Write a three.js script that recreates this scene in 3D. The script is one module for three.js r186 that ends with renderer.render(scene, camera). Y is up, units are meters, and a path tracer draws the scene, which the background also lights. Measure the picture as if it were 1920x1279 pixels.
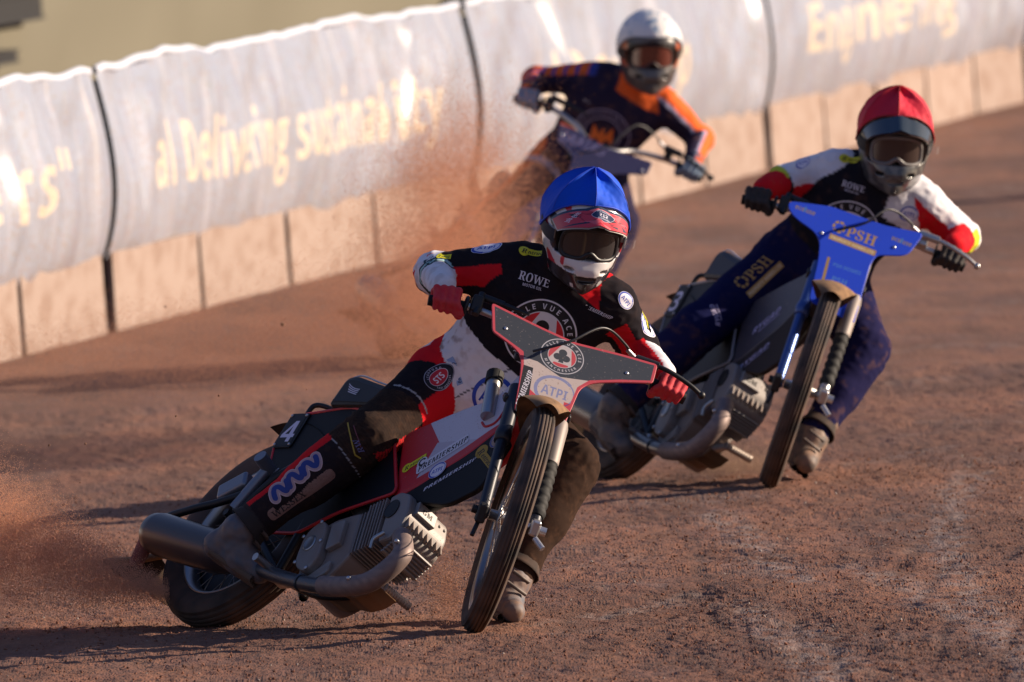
import * as THREE from 'three';
import { mergeGeometries, mergeVertices } from 'three/addons/utils/BufferGeometryUtils.js';
import { RoundedBoxGeometry } from 'three/addons/geometries/RoundedBoxGeometry.js';
import { createNoise3D, createNoise2D } from 'simplex-noise';

// ------------------------------------------------------------------ camera, sky, sun, exposure
const FPX = 32000, CAMPOS = new THREE.Vector3(0, 3, 50), PITCH = Math.atan(1369 / FPX), ROLL = THREE.MathUtils.degToRad(3);
const scene = new THREE.Scene();
const camera = new THREE.PerspectiveCamera(2 * Math.atan(639.5 / FPX) * 180 / Math.PI, 1920 / 1279, 1, 3000);
const camF = new THREE.Vector3(0, -Math.sin(PITCH), -Math.cos(PITCH)), camR0 = new THREE.Vector3(1, 0, 0), camU0 = camR0.clone().cross(camF);
const camR = camR0.clone().multiplyScalar(Math.cos(ROLL)).addScaledVector(camU0, -Math.sin(ROLL));
const camU = camR0.clone().multiplyScalar(Math.sin(ROLL)).addScaledVector(camU0, Math.cos(ROLL));
camera.position.copy(CAMPOS);
camera.setRotationFromMatrix(new THREE.Matrix4().makeBasis(camR, camU, camF.clone().negate()));
camera.focus = 51.0;
camera.userData.fStop = 8.8;
const SUN_AZ = THREE.MathUtils.degToRad(20), SUN_EL = THREE.MathUtils.degToRad(17);   // azimuth behind the riders from due right
const sunDir = new THREE.Vector3(Math.cos(SUN_EL) * Math.cos(SUN_AZ), Math.sin(SUN_EL), -Math.cos(SUN_EL) * Math.sin(SUN_AZ));
{ // clear evening sky, computed
  const W = 512, H = 256, d = new Float32Array(W * H * 4);
  for (let j = 0; j < H; j++) for (let i = 0; i < W; i++) {
    const el = ((j + 0.5) / H - 0.5) * Math.PI, az = ((i + 0.5) / W - 0.5) * 2 * Math.PI;
    const x = Math.cos(az) * Math.cos(el), y = Math.sin(el), z = Math.sin(az) * Math.cos(el);
    const c = x * sunDir.x + y * sunDir.y + z * sunDir.z, t = Math.pow(Math.max(0, y), 0.5), glow = Math.pow(Math.max(0, c), 6) * 0.9 + Math.pow(Math.max(0, c), 60) * 2.0;
    const hor = [0.6, 0.66, 0.8], zen = [0.06, 0.14, 0.42], o = (j * W + i) * 4;
    for (let k = 0; k < 3; k++) d[o + k] = y < 0 ? [0.2, 0.13, 0.09][k] : hor[k] * (1 - t) + zen[k] * t + glow * [1, 0.72, 0.42][k] * (1 - 0.6 * t);
    d[o + 3] = 1;
  }
  const tx = new THREE.DataTexture(d, W, H, THREE.RGBAFormat, THREE.FloatType);
  tx.mapping = THREE.EquirectangularReflectionMapping; tx.magFilter = THREE.LinearFilter; tx.needsUpdate = true;
  scene.background = tx; scene.environment = tx;
  scene.backgroundIntensity = 0.38; scene.environmentIntensity = 0.38;
}
const sun = new THREE.DirectionalLight(new THREE.Color(1, 0.82, 0.64), 5);
sun.position.copy(sunDir).multiplyScalar(60); sun.target.position.set(0, 0, -10);
sun.castShadow = true; sun.shadow.mapSize.set(4096, 4096);
Object.assign(sun.shadow.camera, { left: -30, right: 45, top: 20, bottom: -20, near: 1, far: 200 });
scene.add(sun, sun.target);
const renderer = new THREE.WebGLRenderer({ antialias: true });
renderer.toneMapping = THREE.LinearToneMapping; renderer.toneMappingExposure = 1.72;
renderer.shadowMap.enabled = true;

// ------------------------------------------------------------------ helpers
function rng(seed) { let a = seed >>> 0; return () => { a = (a + 0x6D2B79F5) | 0; let t = Math.imul(a ^ (a >>> 15), 1 | a); t = (t + Math.imul(t ^ (t >>> 7), 61 | t)) ^ t; return ((t ^ (t >>> 14)) >>> 0) / 4294967296; }; }
const N3 = createNoise3D(rng(11)), N2 = createNoise2D(rng(12));
const V = (x, y, z) => new THREE.Vector3(x, y, z);
const clamp = THREE.MathUtils.clamp, lerp = THREE.MathUtils.lerp, sstep = (a, b, x) => { const t = clamp((x - a) / (b - a), 0, 1); return t * t * (3 - 2 * t); };
const fbm2 = (x, y, o = 4) => { let s = 0, a = 0.5; for (let i = 0; i < o; i++) { s += a * N2(x, y); x *= 2.03; y *= 2.03; a *= 0.5; } return s; };
const fbm3 = (x, y, z, o = 3) => { let s = 0, a = 0.5; for (let i = 0; i < o; i++) { s += a * N3(x, y, z); x *= 2.03; y *= 2.03; z *= 2.03; a *= 0.5; } return s; };
const lin = (hex) => { const c = new THREE.Color(hex); return [c.r, c.g, c.b]; };
const mix3 = (a, b, t) => [a[0] + (b[0] - a[0]) * t, a[1] + (b[1] - a[1]) * t, a[2] + (b[2] - a[2]) * t];
// a photo pixel gives a direction; the depth plane comes from the thing that it touches
function ray(px, py) { return camF.clone().addScaledVector(camR, (px - 960) / FPX).addScaledVector(camU, -(py - 639.5) / FPX); }
function at(px, py, z) { const d = ray(px, py); return CAMPOS.clone().addScaledVector(d, (z - CAMPOS.z) / d.z); }
function onGround(px, py, y = 0) { const d = ray(px, py); return CAMPOS.clone().addScaledVector(d, (y - CAMPOS.y) / d.y); }
function strip(g) { const r = g.index ? g.toNonIndexed() : g; for (const k of Object.keys(r.attributes)) if (!['position', 'normal', 'uv'].includes(k)) r.deleteAttribute(k); if (!r.attributes.uv) r.setAttribute('uv', new THREE.BufferAttribute(new Float32Array(r.attributes.position.count * 2), 2)); return r; }
const taken = new Map();
function numbered(n) { const k = taken.get(n) ?? 0; taken.set(n, k + 1); return k ? n + '_' + String(k).padStart(3, '0') : n; }
function obj(name, geos, mat, parent = scene) {
  const list = (Array.isArray(geos) ? geos : [geos]).filter(Boolean);
  const g = list.length === 1 ? list[0] : mergeGeometries(list.map(strip), false);
  const m = new THREE.Mesh(g, mat); m.castShadow = m.receiveShadow = true;
  m.name = parent === scene ? numbered(name) : name; parent.add(m); return m;
}
function thing(name, label, category, pos = V(0, 0, 0), group) {
  const o = new THREE.Group(); o.name = numbered(name); o.position.copy(pos); scene.add(o);
  o.userData = { label, category }; if (group) o.userData.group = group; return o;
}
function part(name, parent) { const g = new THREE.Group(); g.name = name; parent.add(g); return g; }
function tube(pts, r, seg = 32, rad = 10, closed = false) { return new THREE.TubeGeometry(new THREE.CatmullRomCurve3(pts.map((p) => Array.isArray(p) ? V(...p) : p), closed, 'centripetal'), seg, r, rad, closed); }
function rod(a, b, r0, r1 = r0, n = 14) {
  a = Array.isArray(a) ? V(...a) : a; b = Array.isArray(b) ? V(...b) : b;
  const d = b.clone().sub(a), L = d.length(), g = new THREE.CylinderGeometry(r1, r0, L, n);
  g.applyQuaternion(new THREE.Quaternion().setFromUnitVectors(V(0, 1, 0), d.normalize())); g.translate((a.x + b.x) / 2, (a.y + b.y) / 2, (a.z + b.z) / 2); return g;
}
function lathe(profile, a, dir, seg = 48) { // profile [r, h] turned about the axis from a along dir
  const g = new THREE.LatheGeometry(profile.map((p) => new THREE.Vector2(p[0], p[1])), seg);
  g.applyQuaternion(new THREE.Quaternion().setFromUnitVectors(V(0, 1, 0), V(...dir).normalize())); g.translate(...a); return g;
}
function box(w, h, d, x = 0, y = 0, z = 0, r = 0.004, rz = 0) { const g = new RoundedBoxGeometry(w, h, d, 2, Math.min(r, w / 2.1, h / 2.1, d / 2.1)); if (rz) g.rotateZ(rz); g.translate(x, y, z); return g; }
function shapeOf(pts, smooth = 0) {
  const s = new THREE.Shape();
  if (!smooth) { pts.forEach((p, i) => i ? s.lineTo(p[0], p[1]) : s.moveTo(p[0], p[1])); s.closePath(); return s; }
  const n = pts.length, P = (i) => pts[(i + n) % n];
  for (let i = 0; i < n; i++) { // rounded corners
    const a = P(i - 1), b = P(i), c = P(i + 1), k = b[2] ?? smooth;
    const da = Math.hypot(a[0] - b[0], a[1] - b[1]), dc = Math.hypot(c[0] - b[0], c[1] - b[1]), ra = Math.min(k, da * 0.45) / da, rc = Math.min(k, dc * 0.45) / dc;
    const p = [b[0] + (a[0] - b[0]) * ra, b[1] + (a[1] - b[1]) * ra], q = [b[0] + (c[0] - b[0]) * rc, b[1] + (c[1] - b[1]) * rc];
    i ? s.lineTo(...p) : s.moveTo(...p); s.quadraticCurveTo(b[0], b[1], ...q);
  }
  s.closePath(); return s;
}
function plate(pts, z0, th, bevel = 0.003, smooth = 0.02) { // outline in x, y; thickness along z
  const g = new THREE.ExtrudeGeometry(shapeOf(pts, smooth), { depth: Math.max(0.0005, th - 2 * bevel), bevelEnabled: bevel > 0, bevelThickness: bevel, bevelSize: bevel, bevelOffset: -bevel, bevelSegments: 2, curveSegments: 6 });
  g.translate(0, 0, z0 + bevel); return g;
}
function std(color, rough = 0.6, metal = 0, extra = {}) { return new THREE.MeshStandardMaterial({ color, roughness: rough, metalness: metal, ...extra }); }
function phys(color, rough = 0.5, metal = 0, extra = {}) { return new THREE.MeshPhysicalMaterial({ color, roughness: rough, metalness: metal, ...extra }); }
function canvas(w, h, draw) {
  const c = document.createElement('canvas'); c.width = w; c.height = h; const x = c.getContext('2d'); draw(x, w, h);
  const t = new THREE.CanvasTexture(c); t.colorSpace = THREE.SRGBColorSpace; t.anisotropy = 4; return t;
}
const printMats = new Map();
function printMat(tex, rough = 0.6) { if (!printMats.has(tex)) printMats.set(tex, new THREE.MeshStandardMaterial({ map: tex, roughness: rough, transparent: true, side: THREE.DoubleSide })); return printMats.get(tex); }
function noiseTex(n, fn, srgb = false) {
  const d = new Uint8Array(n * n * 4);
  for (let j = 0; j < n; j++) for (let i = 0; i < n; i++) { const v = fn(i / n, j / n), o = (j * n + i) * 4; if (Array.isArray(v)) { d[o] = clamp(v[0], 0, 1) * 255; d[o + 1] = clamp(v[1], 0, 1) * 255; d[o + 2] = clamp(v[2], 0, 1) * 255; } else d[o] = d[o + 1] = d[o + 2] = clamp(v, 0, 1) * 255; d[o + 3] = 255; }
  const t = new THREE.DataTexture(d, n, n); t.wrapS = t.wrapT = THREE.RepeatWrapping; t.magFilter = THREE.LinearFilter; t.minFilter = THREE.LinearMipmapLinearFilter; if (srgb) t.colorSpace = THREE.SRGBColorSpace; t.needsUpdate = true; return t;
}
const tileN = (u, v, f) => { const a = u * 2 * Math.PI, b = v * 2 * Math.PI, r = f / (2 * Math.PI); return N3(Math.cos(a) * r + 7, Math.sin(a) * r, Math.cos(b) * r * 1.01) * 0.6 + N3(Math.sin(b) * r + 3, Math.cos(a + 1) * r, Math.sin(b + a) * r) * 0.4; };

// ------------------------------------------------------------------ prints
function ringText(x, txt, cx, cy, r, a0, a1, size, inside = false, font = 'sans-serif') {
  x.font = `bold ${size}px ${font}`; x.textAlign = 'center'; x.textBaseline = 'middle';
  const ws = [...txt].map((c) => x.measureText(c).width + size * 0.12), tot = ws.reduce((p, c) => p + c, 0); let s = 0;
  [...txt].forEach((c, i) => { const t = (s + ws[i] / 2) / tot; s += ws[i]; const a = a0 + (a1 - a0) * t; x.save(); x.translate(cx + Math.cos(a) * r, cy + Math.sin(a) * r); x.rotate(a + (inside ? -Math.PI / 2 : Math.PI / 2)); x.fillText(c, 0, 0); x.restore(); });
}
function emblem(x, cx, cy, R, o = {}) {
  const c = { bg: '#0b0b10', ring: '#d9d6de', red: '#d8202c', white: '#e6e2e6', club: '#101014', ...o };
  x.fillStyle = c.bg; x.beginPath(); x.arc(cx, cy, R, 0, 7); x.fill();
  x.strokeStyle = c.ring; x.lineWidth = R * 0.045; x.beginPath(); x.arc(cx, cy, R * 0.955, 0, 7); x.stroke();
  x.beginPath(); x.arc(cx, cy, R * 0.62, 0, 7); x.fillStyle = c.red; x.fill();
  x.save(); x.beginPath(); x.arc(cx, cy, R * 0.62, 0, 7); x.clip(); // the white letter A
  x.fillStyle = c.white; x.beginPath(); x.moveTo(cx - R * 0.1, cy - R * 0.7); x.lineTo(cx + R * 0.3, cy - R * 0.7); x.lineTo(cx + R * 0.55, cy + R * 0.7); x.lineTo(cx - R * 0.75, cy + R * 0.7); x.closePath(); x.fill();
  x.fillStyle = c.red; x.beginPath(); x.moveTo(cx - R * 0.3, cy + R * 0.42); x.lineTo(cx + R * 0.35, cy + R * 0.42); x.lineTo(cx + R * 0.4, cy + R * 0.7); x.lineTo(cx - R * 0.42, cy + R * 0.7); x.fill(); x.restore();
  x.fillStyle = c.club; for (const [dx, dy] of [[0, -0.22], [-0.19, 0.07], [0.19, 0.07]]) { x.beginPath(); x.arc(cx + dx * R, cy + dy * R, R * 0.185, 0, 7); x.fill(); }
  x.beginPath(); x.moveTo(cx - R * 0.04, cy - R * 0.05); x.lineTo(cx + R * 0.04, cy - R * 0.05); x.lineTo(cx + R * 0.12, cy + R * 0.36); x.lineTo(cx - R * 0.12, cy + R * 0.36); x.fill();
  x.strokeStyle = c.ring; x.lineWidth = R * 0.03; x.beginPath(); x.arc(cx, cy, R * 0.63, 0, 7); x.stroke();
  x.fillStyle = c.ring; ringText(x, 'BELLE VUE ACES', cx, cy, R * 0.79, -Math.PI * 0.98, Math.PI * 0.02, R * 0.2);
  ringText(x, 'MANCHESTER', cx, cy, R * 0.79, Math.PI * 0.85, Math.PI * 0.15, R * 0.18, true);
}
const T = {};
T.emblem = canvas(512, 512, (x) => emblem(x, 256, 256, 246));
T.emblemDusty = canvas(512, 512, (x) => { emblem(x, 256, 256, 246, { bg: '#2e3440', red: '#b8424a', white: '#a9a2a4', ring: '#a8a6ae', club: '#30343e' }); const r = rng(5); for (let i = 0; i < 500; i++) { x.fillStyle = `rgba(${120 + r() * 60},${100 + r() * 40},${90 + r() * 30},${r() * 0.6})`; x.beginPath(); x.arc(r() * 512, r() * 512, 1 + r() * 4, 0, 7); x.fill(); } x.globalCompositeOperation = 'destination-in'; x.beginPath(); x.arc(256, 256, 246, 0, 7); x.fill(); });
const textTex = (w, h, lines) => canvas(w, h, (x) => { x.textAlign = 'center'; x.textBaseline = 'middle'; for (const [t, y, size, col, font, wide, it] of lines) { x.font = `${it ? 'italic ' : ''}bold ${size}px ${font ?? 'sans-serif'}`; x.fillStyle = col; x.fillText(t, w / 2, y, wide ?? w * 0.96); } });
T.oil = textTex(256, 128, [['ROWE', 50, 84, '#d6d2dc', 'serif'], ['MOTOR OIL', 104, 28, '#c9c5d2']]);
T.league = textTex(256, 48, [['PREMIERSHIP', 26, 36, '#d0ccd8', 'sans-serif', 240, true]]);
T.leagueBig = canvas(512, 160, (x) => { x.fillStyle = '#d6d2dc'; x.beginPath(); x.roundRect(4, 60, 504, 96, 20); x.fill(); x.beginPath(); x.arc(60, 56, 50, 0, 7); x.fill(); x.strokeStyle = '#15131a'; x.lineWidth = 16; x.beginPath(); x.arc(60, 52, 30, 0.6, 5.9); x.stroke(); x.fillStyle = '#15131a'; x.font = 'italic bold 76px sans-serif'; x.textBaseline = 'middle'; x.fillText('PREMIERSHIP', 14, 112, 484); });
const atpi = (x, W, H, bg) => { x.save(); x.translate(W / 2, H / 2); x.scale(W / 256, H / 256); if (bg) { x.fillStyle = bg; x.beginPath(); x.arc(0, 0, 122, 0, 7); x.fill(); } x.strokeStyle = '#2443a8'; x.lineWidth = 20; x.beginPath(); x.arc(0, 0, 108, Math.PI * 0.55, Math.PI * 1.75); x.stroke(); x.lineWidth = 9; x.beginPath(); x.arc(0, 0, 108, Math.PI * 1.75, Math.PI * 2.55); x.stroke(); x.fillStyle = '#2443a8'; x.font = 'bold 96px sans-serif'; x.textAlign = 'center'; x.textBaseline = 'middle'; x.fillText('ATPI', 0, 6, 150); x.restore(); };
T.round = canvas(256, 256, (x) => atpi(x, 256, 256, '#dcd8e4'));
T.roundOpen = canvas(256, 256, (x) => atpi(x, 256, 256, null));
T.roundDusty = canvas(256, 256, (x) => { atpi(x, 256, 256, '#b39c8e'); x.fillStyle = 'rgba(120,90,70,0.35)'; x.beginPath(); x.arc(128, 128, 122, 0, 7); x.fill(); });
T.yellow = canvas(256, 96, (x) => { x.fillStyle = '#d9d21e'; x.beginPath(); x.arc(48, 48, 46, 0, 7); x.fill(); x.fillRect(48, 18, 200, 60); x.fillStyle = '#16140c'; x.font = 'italic bold 62px serif'; x.textBaseline = 'middle'; x.fillText('R', 22, 50); x.font = 'italic bold 46px sans-serif'; x.fillText('ntruck', 76, 50, 164); });
T.yellowDusty = canvas(256, 128, (x) => { x.fillStyle = '#a5821f'; x.beginPath(); x.arc(56, 56, 52, 0, 7); x.fill(); x.fillRect(56, 34, 196, 56); x.fillStyle = '#16120c'; x.font = 'italic bold 70px serif'; x.textBaseline = 'middle'; x.fillText('R', 26, 60); x.font = 'italic bold 50px sans-serif'; x.fillText('entruck', 84, 64, 162); });
T.badge = canvas(256, 192, (x) => { x.fillStyle = '#11131c'; x.beginPath(); x.ellipse(128, 96, 122, 90, 0, 0, 7); x.fill(); x.strokeStyle = '#a9a6b4'; x.lineWidth = 5; x.beginPath(); x.ellipse(128, 96, 118, 86, 0, 0, 7); x.stroke(); x.fillStyle = '#c02436'; x.beginPath(); x.ellipse(128, 96, 82, 50, 0, 0, 7); x.fill(); x.strokeStyle = '#d4d0da'; x.lineWidth = 4; x.stroke(); x.fillStyle = '#e4e0e8'; x.font = 'bold 62px sans-serif'; x.textAlign = 'center'; x.textBaseline = 'middle'; x.fillText('STS', 128, 100, 130); x.fillStyle = '#c7c3d0'; ringText(x, 'STANFORD', 128, 110, 84, -2.6, -0.54, 22); ringText(x, 'TAXI SERVICES', 128, 84, 88, 2.5, 0.64, 19, true); });
T.badgePeak = canvas(256, 160, (x) => { x.fillStyle = '#1a2b49'; x.beginPath(); x.moveTo(128, 4); x.quadraticCurveTo(250, 50, 252, 100); x.quadraticCurveTo(200, 156, 128, 156); x.quadraticCurveTo(56, 156, 4, 100); x.quadraticCurveTo(6, 50, 128, 4); x.fill(); x.strokeStyle = '#c9c5d4'; x.lineWidth = 5; x.stroke(); x.fillStyle = '#d9d5e0'; x.textAlign = 'center'; x.textBaseline = 'middle'; x.font = 'bold 26px sans-serif'; x.fillText('STANFORD', 128, 42, 130); x.font = 'bold 62px sans-serif'; x.fillText('STS', 128, 88, 150); x.font = 'bold 20px sans-serif'; x.fillText('TAXI SERVICES', 128, 134, 150); });
T.waves = canvas(512, 176, (x) => { const p = (w, col) => { x.strokeStyle = col; x.lineWidth = w; x.lineCap = 'round'; x.lineJoin = 'round'; for (let k = 0; k < 3; k++) { const b = 44 + k * 138; x.beginPath(); x.moveTo(b, 116); x.bezierCurveTo(b + 30, 20, b + 70, 40, b + 80, 88); x.bezierCurveTo(b + 92, 140, b + 130, 120, b + 140, 62); x.stroke(); } }; p(84, '#c2a4a6'); p(70, '#a98b90'); p(40, '#22357f'); });
T.wessex = canvas(512, 96, (x) => { x.fillStyle = '#86655a'; x.beginPath(); x.roundRect(4, 10, 504, 76, 30); x.fill(); const r = rng(9); for (let i = 0; i < 300; i++) { x.fillStyle = `rgba(${r() < 0.5 ? '60,44,38' : '150,118,104'},${r() * 0.4})`; x.fillRect(r() * 500, 10 + r() * 74, 2 + r() * 10, 2 + r() * 5); } x.fillStyle = '#241c20'; x.font = 'bold 60px serif'; x.textBaseline = 'middle'; x.fillText('WESSEX', 30, 52, 250); });
T.stripe = canvas(256, 96, (x) => { x.strokeStyle = '#a08a2c'; x.lineWidth = 9; x.beginPath(); x.moveTo(12, 40); x.lineTo(40, 20); x.lineTo(244, 70); x.stroke(); x.strokeStyle = '#6a3440'; x.lineWidth = 6; x.beginPath(); x.moveTo(60, 70); x.lineTo(200, 92); x.stroke(); x.fillStyle = '#5c5a86'; x.font = 'italic bold 46px serif'; x.fillText('RW', 30, 78); });
T.bar = canvas(256, 64, (x) => { x.fillStyle = '#c9a3b4'; x.font = 'bold 40px serif'; x.textBaseline = 'middle'; x.fillText('Speedway', 8, 32, 240); });
T.blueText = canvas(256, 64, (x) => { x.fillStyle = '#8fa6cc'; x.fillRect(2, 14, 252, 40); x.fillStyle = '#1c2f55'; x.font = 'italic bold 40px sans-serif'; x.textBaseline = 'middle'; x.fillText('eastgroup', 10, 34, 236); });
const digit = (d, bg) => canvas(128, 224, (x) => { x.fillStyle = bg; x.beginPath(); x.roundRect(2, 2, 124, 220, 14); x.fill(); x.fillStyle = '#cdc8dc'; x.font = 'bold 200px sans-serif'; x.textAlign = 'center'; x.textBaseline = 'middle'; x.fillText(d, 64, 122); });
T.n4 = digit('4', '#0c0d14'); T.n3 = digit('3', '#16151c'); T.n1 = digit('1', '#16151c');
T.psh = canvas(512, 256, (x) => { x.strokeStyle = '#b08a4c'; x.lineWidth = 26; x.setLineDash([34, 14]); x.beginPath(); x.arc(76, 84, 52, 0, 7); x.stroke(); x.setLineDash([]); x.fillStyle = '#b08a4c'; x.font = 'bold 150px serif'; x.textBaseline = 'middle'; x.fillText('PSH', 150, 92, 330); x.fillRect(20, 178, 470, 60); x.fillStyle = '#d8cbb0'; x.font = 'bold 42px sans-serif'; x.fillText('PROPERTY HOMES LTD', 34, 210, 440); });
T.pshSmall = canvas(128, 64, (x) => { x.fillStyle = '#9c7f4e'; x.font = 'bold 44px sans-serif'; x.textBaseline = 'middle'; x.fillText('ecoluse', 4, 32, 120); x.fillStyle = '#3f74b8'; x.fillRect(56, 12, 12, 34); });
T.kygad = canvas(256, 96, (x) => { x.fillStyle = '#b7aed0'; x.font = 'italic bold 64px sans-serif'; x.textBaseline = 'middle'; x.fillText('RYGAD', 6, 44, 244); x.fillRect(60, 80, 160, 8); });
T.wings = canvas(128, 64, (x) => { x.strokeStyle = '#c8c4d0'; x.lineWidth = 5; for (let k = 0; k < 4; k++) { x.beginPath(); x.moveTo(10 + k * 10, 10 + k * 12); x.quadraticCurveTo(60, 30 + k * 6, 118, 22 + k * 9); x.stroke(); } });
T.tigers = canvas(512, 512, (x) => { x.strokeStyle = '#8d86a6'; x.lineWidth = 12; x.beginPath(); x.arc(256, 256, 240, 0, 7); x.stroke(); x.beginPath(); x.arc(256, 256, 160, 0, 7); x.stroke(); x.fillStyle = '#8d86a6'; ringText(x, 'WOLVERHAMPTON', 256, 256, 200, -3.1, -0.05, 46); x.fillStyle = '#e0702c'; x.beginPath(); x.moveTo(150, 350); x.lineTo(170, 170); x.lineTo(230, 260); x.lineTo(256, 190); x.lineTo(282, 260); x.lineTo(342, 170); x.lineTo(362, 350); x.lineTo(300, 300); x.lineTo(256, 370); x.lineTo(212, 300); x.closePath(); x.fill(); });

// ------------------------------------------------------------------ implicit surfaces
class Field {
  constructor(lo, hi, h) { this.lo = lo; this.h = h; this.n = [0, 1, 2].map((k) => Math.ceil((hi.getComponent(k) - lo.getComponent(k)) / h) + 1); this.f = new Float32Array(this.n[0] * this.n[1] * this.n[2]).fill(1); }
  each(c0, c1, fn) {
    const { lo, h, n, f } = this, a = [0, 1, 2].map((k) => clamp(Math.floor((c0.getComponent(k) - lo.getComponent(k)) / h), 0, n[k])), b = [0, 1, 2].map((k) => clamp(Math.ceil((c1.getComponent(k) - lo.getComponent(k)) / h) + 1, 0, n[k]));
    for (let k = a[2]; k < b[2]; k++) for (let j = a[1]; j < b[1]; j++) for (let i = a[0]; i < b[0]; i++) { const o = i + n[0] * (j + n[1] * k); f[o] = fn(lo.x + i * h, lo.y + j * h, lo.z + k * h, f[o]); }
  }
  cone(a, b, ra, rb, k = 0.03, flat) { // tapered capsule, joined smoothly; flat = [axis, factor] thins it along an axis
    const R = Math.max(ra, rb) + 0.09, c0 = a.clone().min(b).addScalar(-R), c1 = a.clone().max(b).addScalar(R), d = b.clone().sub(a), dd = Math.max(1e-9, d.lengthSq());
    this.each(c0, c1, (x, y, z, old) => {
      const px = x - a.x, py = y - a.y, pz = z - a.z, t = clamp((px * d.x + py * d.y + pz * d.z) / dd, 0, 1);
      let qx = px - t * d.x, qy = py - t * d.y, qz = pz - t * d.z;
      if (flat) { const n = flat[0], s = (qx * n.x + qy * n.y + qz * n.z) * (flat[1] - 1); qx += n.x * s; qy += n.y * s; qz += n.z * s; }
      const v = Math.sqrt(qx * qx + qy * qy + qz * qz) - (ra + (rb - ra) * t);
      return smin(old, v, k);
    });
  }
  mesh() {
    const { f, n, lo, h } = this, [nx, ny, nz] = n, id = new Int32Array(f.length).fill(-1), pos = [], idx = [], sx = 1, sy = nx, sz = nx * ny;
    const off = [0, sx, sy, sx + sy, sz, sx + sz, sy + sz, sx + sy + sz], E = [[0, 1], [0, 2], [0, 4], [1, 3], [1, 5], [2, 3], [2, 6], [3, 7], [4, 5], [4, 6], [5, 7], [6, 7]];
    for (let k = 0; k < nz - 1; k++) for (let j = 0; j < ny - 1; j++) for (let i = 0; i < nx - 1; i++) {
      const o = i + sy * j + sz * k; let m = 0; for (let c = 0; c < 8; c++) if (f[o + off[c]] < 0) m |= 1 << c;
      if (m === 0 || m === 255) continue;
      let x = 0, y = 0, z = 0, cnt = 0;
      for (const [p, q] of E) if (((m >> p) & 1) !== ((m >> q) & 1)) { const a = f[o + off[p]], b = f[o + off[q]], t = a / (a - b); x += (p & 1) + t * ((q & 1) - (p & 1)); y += ((p >> 1) & 1) + t * (((q >> 1) & 1) - ((p >> 1) & 1)); z += (p >> 2) + t * ((q >> 2) - (p >> 2)); cnt++; }
      id[o] = pos.length / 3; pos.push(lo.x + h * (i + x / cnt), lo.y + h * (j + y / cnt), lo.z + h * (k + z / cnt));
    }
    const quad = (a, b, c, d, flip) => flip ? idx.push(a, c, b, b, c, d) : idx.push(a, b, c, b, d, c);
    for (let k = 1; k < nz - 1; k++) for (let j = 1; j < ny - 1; j++) for (let i = 1; i < nx - 1; i++) {
      const o = i + sy * j + sz * k, s = f[o] < 0;
      if (s !== f[o + sx] < 0) quad(id[o - sy - sz], id[o - sz], id[o - sy], id[o], !s);
      if (s !== f[o + sy] < 0) quad(id[o - sx - sz], id[o - sz], id[o - sx], id[o], s);
      if (s !== f[o + sz] < 0) quad(id[o - sx - sy], id[o - sy], id[o - sx], id[o], !s);
    }
    const g = new THREE.BufferGeometry(); g.setAttribute('position', new THREE.Float32BufferAttribute(pos, 3)); g.setIndex(idx); g.computeVertexNormals(); return g;
  }
}
function smin(a, b, k) { const h = Math.max(k - Math.abs(a - b), 0) / k; return Math.min(a, b) - h * h * k * 0.25; }
function paint(g, fn) { const p = g.attributes.position, nn = g.attributes.normal, c = new Float32Array(p.count * 3), v = V(0, 0, 0), n = V(0, 0, 0); for (let i = 0; i < p.count; i++) { v.fromBufferAttribute(p, i); n.fromBufferAttribute(nn, i); const q = fn(v, n); c[i * 3] = q[0]; c[i * 3 + 1] = q[1]; c[i * 3 + 2] = q[2]; } g.setAttribute('color', new THREE.BufferAttribute(c, 3)); return g; }
// a print laid on a surface: the triangles of g inside a box about c, pushed 1.2 mm out, uv across the print
function printOn(g, c, normal, up, w, h, depth = 0.08) {
  const nz = normal.clone().normalize(), nx = up.clone().cross(nz).normalize(), ny = nz.clone().cross(nx), p = g.attributes.position, nn = g.attributes.normal, id = g.index.array, P = [], Nn = [], U = [];
  const a = V(0, 0, 0), q = (i) => { a.fromBufferAttribute(p, i).sub(c); return [a.dot(nx) / w + 0.5, a.dot(ny) / h + 0.5, a.dot(nz)]; };
  for (let t = 0; t < id.length; t += 3) {
    const q0 = q(id[t]); if (Math.abs(q0[2]) > depth || q0[0] < -0.2 || q0[0] > 1.2 || q0[1] < -0.2 || q0[1] > 1.2) continue;
    const qs = [q0, q(id[t + 1]), q(id[t + 2])]; if (qs.every((s) => s[0] < 0) || qs.every((s) => s[0] > 1) || qs.every((s) => s[1] < 0) || qs.every((s) => s[1] > 1)) continue;
    let ok = true; for (let k = 0; k < 3; k++) { a.fromBufferAttribute(nn, id[t + k]); if (a.dot(nz) < 0.08) ok = false; } if (!ok) continue;
    for (let k = 0; k < 3; k++) { const i = id[t + k]; P.push(p.getX(i) + nn.getX(i) * 0.0012, p.getY(i) + nn.getY(i) * 0.0012, p.getZ(i) + nn.getZ(i) * 0.0012); Nn.push(nn.getX(i), nn.getY(i), nn.getZ(i)); U.push(qs[k][0], qs[k][1]); }
  }
  if (!P.length) return null;
  const r = new THREE.BufferGeometry(); r.setAttribute('position', new THREE.Float32BufferAttribute(P, 3)); r.setAttribute('normal', new THREE.Float32BufferAttribute(Nn, 3)); r.setAttribute('uv', new THREE.Float32BufferAttribute(U, 2)); return mergeVertices(r);
}

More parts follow.
